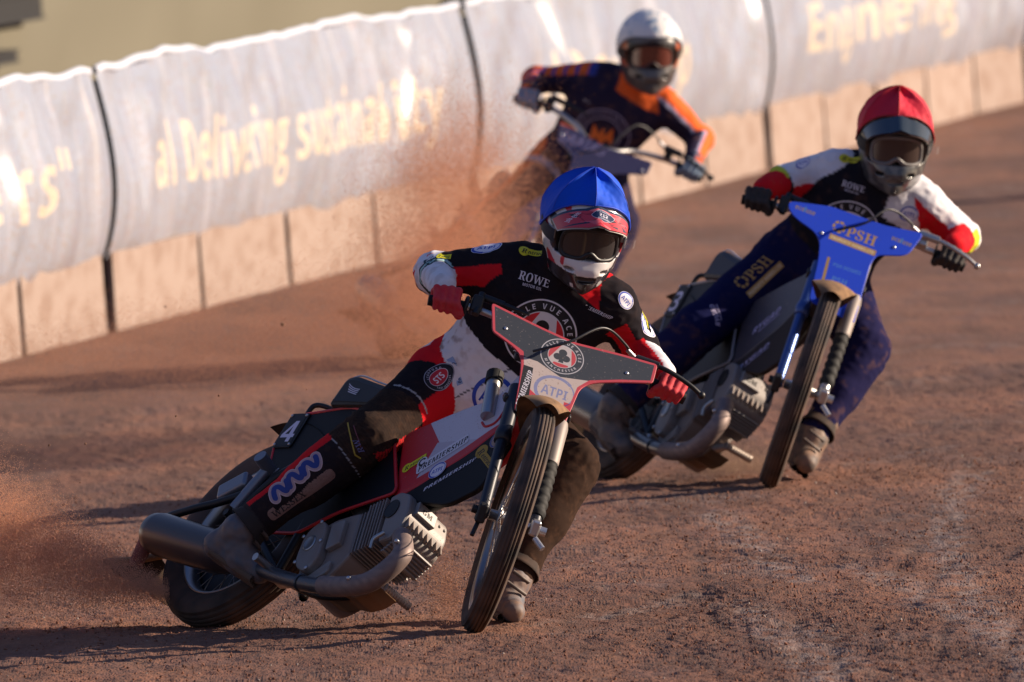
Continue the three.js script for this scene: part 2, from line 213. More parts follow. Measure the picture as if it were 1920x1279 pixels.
// ------------------------------------------------------------------ ground: shale track
const paleTracks = [[[1330, 960], [1400, 1010], [1500, 1085]], [[1380, 1125], [1450, 1185], [1540, 1245], [1600, 1300]], [[1920, 820], [1830, 880], [1790, 930], [1770, 1010], [1800, 1080], [1860, 1170], [1960, 1280]], [[1130, 1150], [1240, 1130], [1300, 1110]], [[1600, 1060], [1700, 1100], [1760, 1130], [1830, 1160]], [[1500, 1170], [1560, 1220], [1590, 1285]]].map((l) => l.map((p) => onGround(...p)));
const darkTracks = [[[1320, 1110], [1345, 1200], [1400, 1290]], [[1530, 1130], [1620, 1200], [1700, 1290]], [[1390, 1040], [1560, 1050], [1700, 1060]], [[1620, 1130], [1720, 1200], [1800, 1280]]].map((l) => l.map((p) => onGround(...p)));
function distLine(lines, x, z) { let m = 9; for (const l of lines) for (let i = 0; i + 1 < l.length; i++) { const a = l[i], b = l[i + 1], dx = b.x - a.x, dz = b.z - a.z, t = clamp(((x - a.x) * dx + (z - a.z) * dz) / (dx * dx + dz * dz), 0, 1), d = Math.hypot(x - a.x - t * dx, (z - a.z - t * dz) * 0.5); if (d < m) m = d; } return m; }
const trackMask = (x, z) => { if (x < 0.1 || z < -8 || z > 3.5) return [0, 0]; const w = fbm2(x * 2.2, z * 0.9) * 0.04, p = distLine(paleTracks, x + w, z), d = distLine(darkTracks, x + w, z); return [1 - sstep(0.02, 0.11, p), 1 - sstep(0.05, 0.22, d)]; };
const grooveRef = [[1290, 985], [1305, 1050], [1325, 1110], [1352, 1190], [1395, 1290]].map((p) => onGround(...p));
function groove(x, z) { // fine wheel grooves that sweep round together
  if (x < 0.2 || z < -5.5 || z > 3.2) return 0; const L = grooveRef; let i = 0; while (i < L.length - 2 && z > L[i + 1].z) i++; const a = L[i], b = L[i + 1], t = (z - a.z) / (b.z - a.z), q = x - lerp(a.x, b.x, t), k = q * (1 + 0.1 * z) / 0.115; if (k < -0.5 || k > 9) return 0;
  const n = Math.round(k), d = Math.abs(k - n + 0.07 * N2(z * 0.7, n * 9)); return (1 - sstep(0.06, 0.26, d)) * sstep(-0.45, 0.25, N2(z * 0.16 + n * 4, n * 3.1)) * sstep(-5.5, -3, z);
}
function groundY(x, z) {
  const near = z > -16 && z < 4 && Math.abs(x) < 3.4 ? 1 : 0.35;
  let y = 0.011 * fbm2(x * 1.7, z * 0.8, 2) + near * (0.0075 * fbm2(x * 7, z * 6, 2) + 0.005 * Math.abs(N2(x * 15 + 4, z * 13)) + 0.0022 * N2(x * 34, z * 19));
  const m = trackMask(x, z); y += m[1] * 0.006 * N2(x * 60, z * 20) - 0.003 * m[1];
  return y - 0.006 - 0.0026 * groove(x, z);
}
{
  const xs = [], zs = [];
  for (const v of [-400, -150, -60, -25, -12, -8, -6, -5, -4.2, -3.7]) xs.push(v); for (let v = -3.4; v <= 3.4; v += 0.0145) xs.push(v); for (const v of [3.7, 4.2, 5, 6, 8, 12, 25, 60, 150, 400]) xs.push(v);
  let z = 3.4; for (const v of [90, 60, 30, 15, 8, 5, 4]) zs.push(v); while (z > -66) { zs.push(z); z -= z > -5 ? 0.032 : z > -14 ? 0.055 : z > -30 ? 0.11 : 0.25; } for (const v of [-70, -80, -100, -150, -300, -900]) zs.push(v);
  const nx = xs.length, nz = zs.length, pos = new Float32Array(nx * nz * 3), uv = new Float32Array(nx * nz * 2), col = new Float32Array(nx * nz * 3), idx = new Uint32Array((nx - 1) * (nz - 1) * 6);
  for (let j = 0, o = 0; j < nz; j++) for (let i = 0; i < nx; i++, o++) {
    const x = xs[i], zz = zs[j], fine = Math.abs(x) < 3.5 && zz > -66 && zz < 3.6;
    pos[o * 3] = x; pos[o * 3 + 1] = fine ? groundY(x, zz) : -0.006; pos[o * 3 + 2] = zz; uv[o * 2] = x; uv[o * 2 + 1] = zz;
    const m = fine ? trackMask(x, zz) : [0, 0];
    let c = mix3([0.255, 0.106, 0.056], [0.158, 0.063, 0.034], sstep(-0.25, 0.35, fbm2(x * 0.9 + 3, zz * 0.22, 4)));
    c = mix3(c, [0.185, 0.086, 0.06], sstep(0.0, 0.5, fbm2(x * 2.1 - 9, zz * 0.7 + 5, 3)) * 0.7);
    if (fine) { const sp = 0.6 * N2(x * 10 + 50, zz * 11) + 0.4 * N2(x * 30 + 50, zz * 14); c = mix3(c, [0.1, 0.05, 0.032], sstep(0.35, 0.8, sp) * 0.55); c = mix3(c, [0.1, 0.042, 0.026], 0.5 * groove(x, zz)); c = mix3(c, [0.285, 0.215, 0.19], clamp(m[0] * 0.75 + 0.35 * sstep(0.15, 0.5, fbm2(x * 1.4 + 30, zz * 0.6, 3)) * (x > 0 ? 1 : 0.3), 0, 1) * sstep(-0.35, 0.35, fbm2(x * 13, zz * 3.5, 3))); c = mix3(c, [0.1, 0.04, 0.024], m[1] * 0.4); }
    col.set(c, o * 3);
  }
  for (let j = 0, o = 0; j < nz - 1; j++) for (let i = 0; i < nx - 1; i++) { const a = j * nx + i, b = a + 1, c = a + nx, d = c + 1; idx[o++] = a; idx[o++] = b; idx[o++] = c; idx[o++] = b; idx[o++] = d; idx[o++] = c; }
  const g = new THREE.BufferGeometry(); g.setAttribute('position', new THREE.BufferAttribute(pos, 3)); g.setAttribute('uv', new THREE.BufferAttribute(uv, 2)); g.setAttribute('color', new THREE.BufferAttribute(col, 3)); g.setIndex(new THREE.BufferAttribute(idx, 1)); g.computeVertexNormals();
  const bump = noiseTex(1024, (u, v) => 0.5 + 0.3 * tileN(u, v, 60) + 0.3 * tileN(u, v, 170)), tint = noiseTex(512, (u, v) => { const n = 0.82 + 0.14 * tileN(u, v, 40) + 0.16 * tileN(u, v, 130); return [n, n * (0.97 + 0.05 * tileN(u, v, 9)), n * 0.96]; });
  tint.repeat.set(0.6, 0.3); bump.repeat.set(0.7, 0.35);
  const m = new THREE.MeshStandardMaterial({ map: tint, vertexColors: true, roughness: 0.92, bumpMap: bump, bumpScale: 0.0045 });
  obj('track_ground', g, m).userData = { kind: 'structure', label: 'orange brown shale speedway track with tyre grooves' };
}
{ // loose crumbs of shale lying on the track
  const g = new THREE.IcosahedronGeometry(1, 0), p = g.attributes.position; for (let i = 0; i < p.count; i++) { const k = 0.75 + 0.3 * N3(p.getX(i) * 1.3, p.getY(i) * 1.3, p.getZ(i) * 1.3); p.setXYZ(i, p.getX(i) * k, p.getY(i) * k * 0.8, p.getZ(i) * k); }
  g.computeVertexNormals();
  const n = 40000, im = new THREE.InstancedMesh(g, std(0xffffff, 0.95), n), r = rng(77), M = new THREE.Matrix4(), q = new THREE.Quaternion(), e = new THREE.Euler(), c = new THREE.Color();
  for (let i = 0; i < n; i++) {
    let x, z; for (;;) { const t = r(); z = 3 - 12.5 * Math.pow(t, 1.25); x = (r() * 2 - 1) * 1.95; if (r() < 0.35 + 0.65 * sstep(-0.3, 0.4, fbm2(x * 1.6, z * 0.5) + (x > 0.2 ? 0.15 : 0))) break; }
    const s = 0.0016 + 0.0052 * Math.pow(r(), 6); e.set(r() * 6, r() * 6, r() * 6);
    M.compose(V(x, groundY(x, z) + s * 0.35, z), q.setFromEuler(e), V(s * (0.8 + r() * 0.6), s, s)); im.setMatrixAt(i, M);
    const k = 0.6 + r() * 0.7; im.setColorAt(i, r() < 0.06 ? c.setRGB(0.3 * k, 0.25 * k, 0.22 * k) : c.setRGB(0.19 * k, 0.08 * k, 0.048 * k));
  }
  im.name = 'shale_crumbs'; im.castShadow = im.receiveShadow = true; im.userData = { kind: 'stuff', label: 'loose crumbs of brown shale scattered over the track', category: 'gravel' }; scene.add(im);
}

// ------------------------------------------------------------------ safety fence and wall behind it
const fenceLine = new THREE.CatmullRomCurve3([[-6.2, -4], [-4.1, -11.5], [-2.95, -16.6], [-2.137, -21.15], [-1.323, -25.89], [-0.578, -29.87], [0.132, -33.0], [1.67, -41.6], [2.98, -49.1], [4.6, -57], [6.6, -66], [9, -76]].map((p) => V(p[0], 0, p[1])), false, 'centripetal');
const fenceLen = fenceLine.getLength(), FDIV = 1200; fenceLine.arcLengthDivisions = FDIV; fenceLine.updateArcLengths();
const fAt = (s) => { const u = clamp(s / fenceLen, 0, 1), p = fenceLine.getPointAt(u), t = fenceLine.getTangentAt(u); return { p, t, n: V(-t.z, 0, t.x) }; };
function fenceS(px) { let lo = 0, hi = fenceLen; for (let k = 0; k < 40; k++) { const m = (lo + hi) / 2, d = fAt(m).p.sub(CAMPOS), x = 960 + FPX * d.dot(camR) / d.dot(camF); x < px ? lo = m : hi = m; } return lo; }
{
  const cuts = [0, fenceS(-560), fenceS(178), fenceS(868), fenceS(1418), fenceS(1905), fenceLen];
  const words = ['', 'partners"', 'al Delivering sustainability', 'al Develop', 'Engineering', '', ''];
  const labels = ['pale padded fence section where the wall runs out past the riders', 'lilac grey padded fence section with large lettering ending in a quote mark', 'lilac grey padded fence section with a long line of cream lettering and creased plastic', 'hazy padded fence section behind the white helmeted rider', 'sunlit padded fence section with cream lettering behind the red helmeted rider', 'padded fence section after a wide dark gap beyond the cream lettering'];
  const boardMat = std(new THREE.Color(0.31, 0.232, 0.195), 0.85, 0, { bumpMap: noiseTex(256, (u, v) => 0.5 + 0.4 * tileN(u, v, 30)), bumpScale: 0.004, vertexColors: true }), darkMat = std(0x1a1716, 0.9), hemMat = std(new THREE.Color(0.62, 0.66, 0.76), 0.5);
  for (let k = 0; k + 1 < cuts.length; k++) {
    const s0 = cuts[k] + 0.06, s1 = cuts[k + 1] - 0.06, L = s1 - s0, base = fAt(s0).p, th = thing('safety_fence', labels[k], 'fence', base, 'padded safety fence sections round the bend');
    const place = (s, y, out) => { const q = fAt(s); return q.p.addScaledVector(q.n, out).sub(base).setY(y); };
    const tex = canvas(2048, 256, (x, w, h) => {
      x.fillStyle = '#989ead'; x.fillRect(0, 0, w, h); const r = rng(300 + k);
      for (let i = 0; i < 260; i++) { const cx = r() * w, ww = 3 + r() * 30; x.fillStyle = `rgba(${r() < 0.5 ? '132,134,152' : '196,196,204'},${0.05 + r() * 0.16})`; x.fillRect(cx, r() * h * 0.4, ww, h * (0.3 + r() * 0.7)); }
      const P = 2048 / L; x.save(); x.scale(1, 1); x.fillStyle = 'rgba(216,202,182,0.95)'; x.font = 'bold 92px sans-serif'; x.textBaseline = 'middle'; if (words[k]) { const tw = x.measureText(words[k]).width, full = (k === 1 ? 5.2 : k === 4 ? 5.6 : k === 2 ? 6.4 : 4.4) * P; x.translate(k === 1 ? w - 5.9 * P : 1.1 * P, h * 0.53); x.scale(full / tw, 1.25); x.fillText(words[k], 0, 0); } x.restore();
      for (let i = 0; i < 16000; i++) { const y = h - Math.pow(r(), 1.7) * h; x.fillStyle = `rgba(${132 + r() * 34},${104 + r() * 26},${84 + r() * 22},${0.1 + r() * 0.22})`; x.fillRect(r() * w, y, 2 + r() * 7, 1 + r() * 3); } // thrown dirt
      for (let i = 0; i < 14; i++) { const cx = r() * w, ww = 5 + r() * 16; x.fillStyle = `rgba(200,194,192,${0.2 + r() * 0.4})`; x.beginPath(); x.moveTo(cx, 0); x.lineTo(cx + ww, 0); x.lineTo(cx + ww * 0.6 + (r() - 0.5) * 40, h * (0.4 + r() * 0.5)); x.closePath(); x.fill(); } // worn crease lines
    });
    const cr = rng(640 + k), creases = []; for (let i = 0; i < L * 1.3; i++) creases.push([cr() * L, (cr() - 0.5) * 1.1, 0.05 + cr() * 0.12, (cr() - 0.4) * 0.1, cr() * 0.6 - 0.2]);
    const nu = Math.max(8, Math.round(L / 0.03)), nv = 22, g = new THREE.PlaneGeometry(1, 1, nu, nv), p = g.attributes.position;
    const topY = (s) => 1.13 + 0.022 * N2(s * 0.55, 3) + 0.012 * N2(s * 1.7, 9);
    for (let i = 0; i < p.count; i++) {
      const u = p.getX(i) + 0.5, v = p.getY(i) + 0.5, s = s0 + u * L, edge = sstep(0, 0.03, u) * sstep(1, 0.97, u);
      let fold = (0.05 * N2(s * 0.5 + v * 0.5, 1 + v * 0.5) + 0.022 * N2(s * 1.1 - v * 1.1, 20 + v * 1.2) + 0.008 * N2(s * 2.7 + v * 2, 40 + v * 2.5)) * (0.4 + 0.6 * v); for (const [cs, sl, wd, am, vl] of creases) { const e = (u * L - cs - sl * (1 - v)) / wd; fold += am * Math.exp(-e * e) * sstep(vl, vl + 0.35, v); }
      const q = place(s, 0.3 + v * (topY(s) - 0.3) + (1 - v) * 0.02 * N2(s * 1.1, 70), 0.05 + 0.07 * Math.sin(Math.PI * Math.pow(v, 0.8)) + fold * edge); p.setXYZ(i, q.x, q.y, q.z);
    }
    g.computeVertexNormals(); obj('cover', g, new THREE.MeshStandardMaterial({ map: tex, roughness: 0.3, side: THREE.DoubleSide }), th);
    const hp = []; for (let i = 0; i <= Math.ceil(L / 0.2); i++) { const s = s0 + L * i / Math.ceil(L / 0.2); hp.push(place(s, topY(s) + 0.004, 0.045)); } obj('top_hem', tube(hp, 0.017, Math.ceil(L / 0.07), 8), hemMat, th);
    const bp = new THREE.PlaneGeometry(1, 1, Math.max(2, Math.round(L / 0.5)), 1), pp = bp.attributes.position; for (let i = 0; i < pp.count; i++) { const q = place(s0 + (pp.getX(i) + 0.5) * L, 0.02 + (pp.getY(i) + 0.5) * 1.05, -0.04); pp.setXYZ(i, q.x, q.y, q.z); } bp.computeVertexNormals(); obj('backing', bp, std(0x3a3430, 0.9, 0, { side: THREE.DoubleSide }), th);
    const nb = Math.max(1, Math.round(L / 2.02)), r = rng(900 + k);
    for (let b = 0; b < nb; b++) {
      const a0 = s0 + L * b / nb + 0.045, a1 = s0 + L * (b + 1) / nb - 0.045, A = place(a0, 0, 0.06), B = place(a1, 0, 0.06), d = B.clone().sub(A), bl = d.length();
      const bg = new THREE.BoxGeometry(bl, 0.34, 0.03, 24, 8, 1); bg.translate(bl / 2, 0.165, 0); const tilt = (r() - 0.5) * 0.05, tone = 0.9 + r() * 0.2;
      paint(bg, (v) => { const n = fbm2(v.x * 3 + b * 9, v.y * 6 + k, 3); return mix3([tone, tone, tone], [tone * 0.72, tone * 0.62, tone * 0.55], sstep(-0.1, 0.45, n) * 0.8); });
      bg.rotateX(-0.03 + tilt); const mm = obj('kickboard', bg, boardMat, th); mm.position.copy(A); mm.rotation.y = Math.atan2(-d.z, d.x);
    }
    const pg = rod(place(s0 - 0.05, 0, -0.02), place(s0 - 0.05, 1.1, -0.02), 0.03); obj('post', pg, darkMat, th);
  }
  // khaki rendered wall behind the fence
  const wt = thing('terrace_wall', 'khaki rendered wall running behind the padded fence', 'wall', fAt(0).p.clone().addScaledVector(fAt(0).n, -5));
  const L = 90, nu = 90, g = new THREE.BoxGeometry(1, 1, 1, nu, 6, 1), p = g.attributes.position, b0 = wt.position;
  for (let i = 0; i < p.count; i++) { const s = (p.getX(i) + 0.5) * fenceLen, q = fAt(s), c = q.p.addScaledVector(q.n, -4.6 + p.getZ(i) * 0.2).sub(b0); p.setXYZ(i, c.x, (p.getY(i) + 0.5) * 2.6, c.z); }
  g.computeVertexNormals(); paint(g, (v) => { const n = fbm3(v.x * 0.6, v.y * 1.2, v.z * 0.25, 3); return mix3([0.165, 0.152, 0.11], [0.14, 0.128, 0.09], sstep(-0.3, 0.4, n)); });
  obj('wall_face', g, new THREE.MeshStandardMaterial({ vertexColors: true, roughness: 0.95 }), wt);
  for (const [px, py, w, h, label, nm] of [[14, 18, 1.6, 0.14, 'black board fixed high on the khaki wall', 'wall_board'], [-6, 110, 0.9, 0.06, 'small black box low on the khaki wall', 'wall_box'], [882, 2, 1.0, 0.05, 'dark box on the wall just above the fence hem', 'wall_box']]) {
    const d = ray(px, py); let best = null; for (let s = 0; s < fenceLen; s += 0.1) { const q = fAt(s), c = q.p.clone().addScaledVector(q.n, -4.42), t = (c.z - CAMPOS.z) / d.z, x = CAMPOS.x + d.x * t, e = Math.abs(x - c.x); if (!best || e < best.e) best = { e, c, q, y: CAMPOS.y + d.y * t }; }
    const o = thing(nm, label, nm === 'wall_board' ? 'board' : 'box', V(best.c.x, best.y - h / 2, best.c.z)); o.rotation.y = Math.atan2(-best.q.t.z, best.q.t.x);
    obj('case', box(w, h, 0.1, 0, h / 2, -0.02, 0.012), std(0x08080c, 0.8), o); obj('rim', [box(w + 0.02, 0.016, 0.12, 0, 0.002, -0.02, 0.004), box(w + 0.02, 0.016, 0.12, 0, h - 0.002, -0.02, 0.004)], std(0x0c0c10, 0.7), o);
  }
}

// ------------------------------------------------------------------ motorcycles (bike axes: x forward, y up, z to the rider's right)
const RAKE = THREE.MathUtils.degToRad(24), AX = V(-Math.sin(RAKE), Math.cos(RAKE), 0), PERP = V(Math.cos(RAKE), Math.sin(RAKE), 0);
const FRONT = V(1.33, 0.352, 0), REAR = V(0, 0.335, 0), HEAD = FRONT.clone().addScaledVector(AX, 0.62).addScaledVector(PERP, -0.045);
const S = (a, z, k) => HEAD.clone().addScaledVector(AX, a).addScaledVector(PERP, k).add(V(0, 0, z));
function poseMatrix(P) { const [X, Y, Z, yaw, lean, pit] = P, m = (f, a) => new THREE.Matrix4()[f](a); return new THREE.Matrix4().makeTranslation(X, Y, Z).multiply(m('makeRotationY', yaw)).multiply(m('makeRotationZ', -lean)).multiply(new THREE.Matrix4().makeBasis(V(0, 0, 1), V(0, 1, 0), V(-1, 0, 0))).multiply(m('makeRotationZ', pit)); }
function steerMatrix(s) { return new THREE.Matrix4().makeTranslation(...HEAD).multiply(new THREE.Matrix4().makeRotationAxis(AX, s)).multiply(new THREE.Matrix4().makeTranslation(-HEAD.x, -HEAD.y, -HEAD.z)); }
const dustTint = (g, base, dust, amount, f = 14) => paint(g, (v) => mix3(base, dust, clamp(amount * (0.5 + 0.9 * fbm3(v.x * f, v.y * f, v.z * f, 3)), 0, 1)));
const VC = (rough, metal = 0, extra = {}) => new THREE.MeshStandardMaterial({ vertexColors: true, roughness: rough, metalness: metal, ...extra });
const DUST = [0.26, 0.15, 0.095];
const MB = {
  rubber: VC(0.8), rim: std(new THREE.Color(0.36, 0.33, 0.31), 0.3, 1), spoke: std(new THREE.Color(0.35, 0.3, 0.27), 0.4, 0.9), alloy: VC(0.55, 0.2), dark: std(0x101014, 0.5), steel: std(new THREE.Color(0.45, 0.44, 0.43), 0.35, 0.9), pipe: phys(new THREE.Color(0.055, 0.06, 0.07), 0.3, 0.35, { clearcoat: 0.3, clearcoatRoughness: 0.35 }), shield: VC(0.6, 0.35), bolt: std(new THREE.Color(0.5, 0.5, 0.52), 0.35, 0.9), dirt: VC(0.95, 0, { side: THREE.DoubleSide }), cable: std(0x2a2a2e, 0.4, 0.3), grip: std(0x0c0c0e, 0.75),
};
function wheel(name, c, R, half, rimR, M, parent) {
  const g = part(name, parent), dir = [0, 0, 1], prof = [[rimR - 0.006, -half * 0.62], [rimR + 0.012, -half * 0.8], [(R + rimR) / 2, -half * 1.06], [R - 0.022, -half * 0.98], [R - 0.013, -half * 0.86]];
  const nb = 5; for (let i = 0; i <= nb; i++) { const h = -half * 0.74 + 1.48 * half * i / nb, crown = R - 0.022 * Math.pow(h / half, 2); prof.push([crown, h - half * 0.1], [crown, h + half * 0.1]); if (i < nb) prof.push([crown - 0.0045, h + half * 0.13], [crown - 0.0045, h + 1.48 * half / nb - half * 0.13]); }
  prof.push([R - 0.013, half * 0.86], [R - 0.022, half * 0.98], [(R + rimR) / 2, half * 1.06], [rimR + 0.012, half * 0.8], [rimR - 0.006, half * 0.62]);
  const t = lathe(prof, [0, 0, 0], dir, 120); dustTint(t, [0.022, 0.019, 0.018], [0.13, 0.075, 0.05], 0.75, 9);
  obj('tyre', t, MB.rubber, g);
  obj('rim', lathe([[rimR - 0.022, -0.012], [rimR - 0.008, -half * 0.66], [rimR + 0.004, -half * 0.7], [rimR - 0.004, -half * 0.5], [rimR - 0.012, 0], [rimR - 0.004, half * 0.5], [rimR + 0.004, half * 0.7], [rimR - 0.008, half * 0.66], [rimR - 0.022, 0.012], [rimR - 0.022, -0.012]], [0, 0, 0], dir, 96), MB.rim, g);
  obj('hub', lathe([[0.0, -0.058], [0.016, -0.058], [0.018, -0.036], [0.042, -0.034], [0.042, -0.028], [0.022, -0.022], [0.022, 0.022], [0.042, 0.028], [0.042, 0.034], [0.018, 0.036], [0.016, 0.058], [0, 0.058]], [0, 0, 0], dir, 28), MB.steel, g);
  const sp = []; for (let i = 0; i < 36; i++) { const a = i / 36 * Math.PI * 2, s = i % 2 ? 1 : -1, b = a + (i % 4 < 2 ? 0.35 : -0.35); sp.push(rod([0.038 * Math.cos(a + (i % 4 < 2 ? 1.2 : -1.2)), 0.038 * Math.sin(a + (i % 4 < 2 ? 1.2 : -1.2)), 0.03 * s], [(rimR - 0.02) * Math.cos(b), (rimR - 0.02) * Math.sin(b), 0], 0.0017, 0.0017, 5)); }
  obj('spokes', sp, MB.spoke, g);
  g.applyMatrix4(M.clone().multiply(new THREE.Matrix4().makeTranslation(...c)));
  return g;
}
function flatPrint(name, tex, cx, cy, z, w, h, rot, parent, rough) { const g = new THREE.PlaneGeometry(w, h); g.rotateZ(rot); g.translate(cx, cy, z); return obj(name, g, printMat(tex, rough), parent); }
function makeBike(name, label, P, o) {
  const bike = thing(name, label, 'motorcycle', V(0, 0, 0), 'speedway motorcycles racing round the bend'); bike.applyMatrix4(poseMatrix(P));
  const SM = steerMatrix(P[6]), st = (g) => g.applyMatrix4(SM), I = new THREE.Matrix4();
  wheel('front_wheel', FRONT, 0.352, 0.034, 0.29, SM, bike);
  { const rw = wheel('rear_wheel', REAR, 0.335, 0.05, 0.243, I, bike); obj('wheel_disc', lathe([[0.03, 0], [0.1, -0.006], [0.228, 0], [0.228, 0.003], [0.1, -0.003], [0.03, 0.003]], [0, 0, -0.024], [0, 0, 1], 48), MB.dark, rw); }
  // fork
  const fr = obj('fork_leg', st(mergeGeometries([rod(S(-0.1, 0.074, 0.03), S(-0.3, 0.076, 0.04), 0.022), rod(S(-0.3, 0.078, 0.04), S(-0.635, 0.078, 0.045), 0.0175), lathe([[0, -0.03], [0.024, -0.03], [0.026, 0], [0.022, 0.02]], S(-0.3, 0.078, 0.04).toArray(), AX.toArray(), 20)].map(strip))), o.fork, bike);
  obj('axle_lug', st(mergeGeometries([box(0.05, 0.06, 0.03, ...S(-0.63, 0.082, 0.05), 0.008, -RAKE), rod(S(-0.62, 0.06, 0.045), S(-0.62, 0.112, 0.045), 0.013), rod(S(-0.655, 0.084, 0.03), S(-0.70, 0.09, 0.02), 0.007)].map(strip))), MB.dark, fr);
  const fl = obj('fork_leg', st(mergeGeometries([rod(S(0.07, -0.078, 0.03), S(-0.635, -0.078, 0.045), 0.0185)].map(strip))), o.fork2 ?? o.fork, bike);
  const gp = []; for (let i = 0; i <= 36; i++) gp.push([0.021 + 0.006 * Math.abs(Math.sin(i * Math.PI / 4)), i * 0.0085]);
  const gaiterTop = lathe([[0.024, 0], [0.026, 0.01], [0.027, 0.15], [0.023, 0.17]], S(-0.36, -0.078, 0.042).toArray(), AX.toArray(), 20); dustTint(gaiterTop, [0.12, 0.11, 0.11], [0.4, 0.33, 0.29], 0.9, 30);
  obj('fork_sleeve', st(gaiterTop), MB.shield, fl);
  obj('gaiter', st(lathe(gp.slice(0, 26), S(-0.575, -0.078, 0.045).toArray(), AX.toArray(), 20)), MB.grip, fl);
  obj('axle_lug', st(mergeGeometries([box(0.05, 0.05, 0.03, ...S(-0.62, -0.082, 0.05), 0.008, -RAKE), rod(S(-0.62, -0.06, 0.045), S(-0.62, -0.118, 0.045), 0.014), rod(S(-0.66, -0.09, 0.05), S(-0.69, -0.12, 0.05), 0.009)].map(strip))), MB.bolt, fl);
  obj('fork_yoke', st(mergeGeometries([box(0.06, 0.022, 0.21, ...S(0.03, 0, 0.02), 0.006, -RAKE), box(0.06, 0.024, 0.21, ...S(-0.14, 0, 0.02), 0.006, -RAKE)].map(strip))), MB.dark, bike);
  // handlebar
  const rG = o.grips[0], lG = o.grips[1];
  const bar = obj('handlebar', st(tube([S(rG[0] - 0.009, rG[1] + 0.048, -0.087), S(rG[0], rG[1], -0.08), S(rG[0] + 0.005, rG[1] - 0.1, -0.075), S((rG[0] + 0.14) / 2 + 0.02, 0.13, -0.05), S(0.15, 0.05, -0.01), S(0.15, -0.05, -0.01), S((lG[0] + 0.14) / 2 + 0.02, -0.13, -0.05), S(lG[0] + 0.005, lG[1] + 0.1, -0.075), S(lG[0], lG[1], -0.08), S(lG[0] - 0.009, lG[1] - 0.048, -0.087)], 0.0115, 90, 12)), o.barMat ?? MB.steel, bike);
  obj('grip', st(rod(S(rG[0] - 0.0095, rG[1] + 0.05, -0.0875), S(rG[0] + 0.003, rG[1] - 0.06, -0.078), 0.017)), MB.grip, bar);
  obj('grip', st(rod(S(lG[0] - 0.0095, lG[1] - 0.05, -0.0875), S(lG[0] + 0.003, lG[1] + 0.06, -0.078), 0.017)), MB.grip, bar);
  obj('throttle_housing', st(mergeGeometries([lathe([[0, -0.006], [0.03, -0.006], [0.034, 0], [0.03, 0.006], [0, 0.006]], S(rG[0] + 0.004, rG[1] - 0.062, -0.077).toArray(), [0, 0, 1], 24), box(0.05, 0.055, 0.035, ...S(rG[0] + 0.012, rG[1] - 0.092, -0.066), 0.008), rod(S(rG[0] + 0.045, rG[1] - 0.09, -0.06), S(rG[0] + 0.03, rG[1] - 0.17, -0.045), 0.013, 0.011), rod(S(rG[0] + 0.03, rG[1] - 0.17, -0.045), S(rG[0] + 0.012, rG[1] - 0.25, -0.03), 0.008, 0.005), rod(S(rG[0] - 0.03, rG[1] - 0.095, -0.06), S(rG[0] + 0.05, rG[1] - 0.1, -0.05), 0.011)].map(strip))), MB.dark, bar);
  const lever = obj('clutch_lever', st(mergeGeometries([rod(S(lG[0] + 0.012, lG[1] + 0.13, -0.01), S(lG[0] + 0.004, lG[1] + 0.06, 0.0), 0.015, 0.013), tube([S(lG[0] + 0.004, lG[1] + 0.06, 0), S(lG[0] - 0.005, lG[1] + 0.02, 0.002), S(lG[0] - 0.02, lG[1] - 0.05, -0.01), S(lG[0] - 0.03, lG[1] - 0.085, -0.022)], 0.0075, 20, 8), new THREE.SphereGeometry(0.012, 12, 10).translate(...S(lG[0] - 0.03, lG[1] - 0.088, -0.023)), box(0.05, 0.03, 0.03, ...S(lG[0] + 0.006, lG[1] + 0.11, -0.045), 0.006)].map(strip))), o.leverMat ?? MB.dark, bar);
  obj('hand_guard_disc', st(lathe([[0, -0.003], [0.032, -0.003], [0.034, 0], [0.032, 0.003], [0, 0.003]], S(lG[0] + 0.003, lG[1] + 0.062, -0.078).toArray(), [0, 0, 1], 24)), MB.grip, bar);
  obj('clutch_cable', st(tube([S(lG[0] + 0.016, lG[1] + 0.14, -0.008), S(lG[0] + 0.02, lG[1] + 0.18, 0.03), S(lG[0] - 0.01, lG[1] + 0.26, 0.1), S(0.07, -0.03, 0.105), S(0.02, 0.06, 0.075)], 0.0042, 40, 8)), MB.cable, bar);
  obj('cable_adjuster', st(rod(S(lG[0] + 0.012, lG[1] + 0.13, -0.01), S(lG[0] + 0.018, lG[1] + 0.165, 0.01), 0.007)), MB.bolt, bar);
  // front plate
  const pm = new THREE.Matrix4().makeBasis(V(0, 0, -1), AX.clone(), PERP.clone()).setPosition(HEAD), pts = o.plate.map(([a, z, k]) => [-z, a, k]);
  const pg = new THREE.ExtrudeGeometry(shapeOf(pts, 0.012), { depth: 0.003, bevelEnabled: true, bevelThickness: 0.0015, bevelSize: 0.0015, bevelSegments: 1, curveSegments: 6 }); pg.translate(0, 0, 0.056);
  { const uv = pg.attributes.uv, pp = pg.attributes.position; for (let i = 0; i < uv.count; i++) uv.setXY(i, (pp.getX(i) + 0.4) / 0.8, (pp.getY(i) + 0.4) / 0.64); }
  const plt = obj('front_plate', st(pg.applyMatrix4(pm)), new THREE.MeshStandardMaterial({ map: o.plateTex, roughness: 0.55 }), bike);
  for (const [a, z] of o.rivets) obj('rivet', st(new THREE.SphereGeometry(0.0065, 12, 8).scale(1, 1, 0.5).applyMatrix4(new THREE.Matrix4().makeTranslation(-z, a, 0.0608)).applyMatrix4(pm)), MB.bolt, plt);
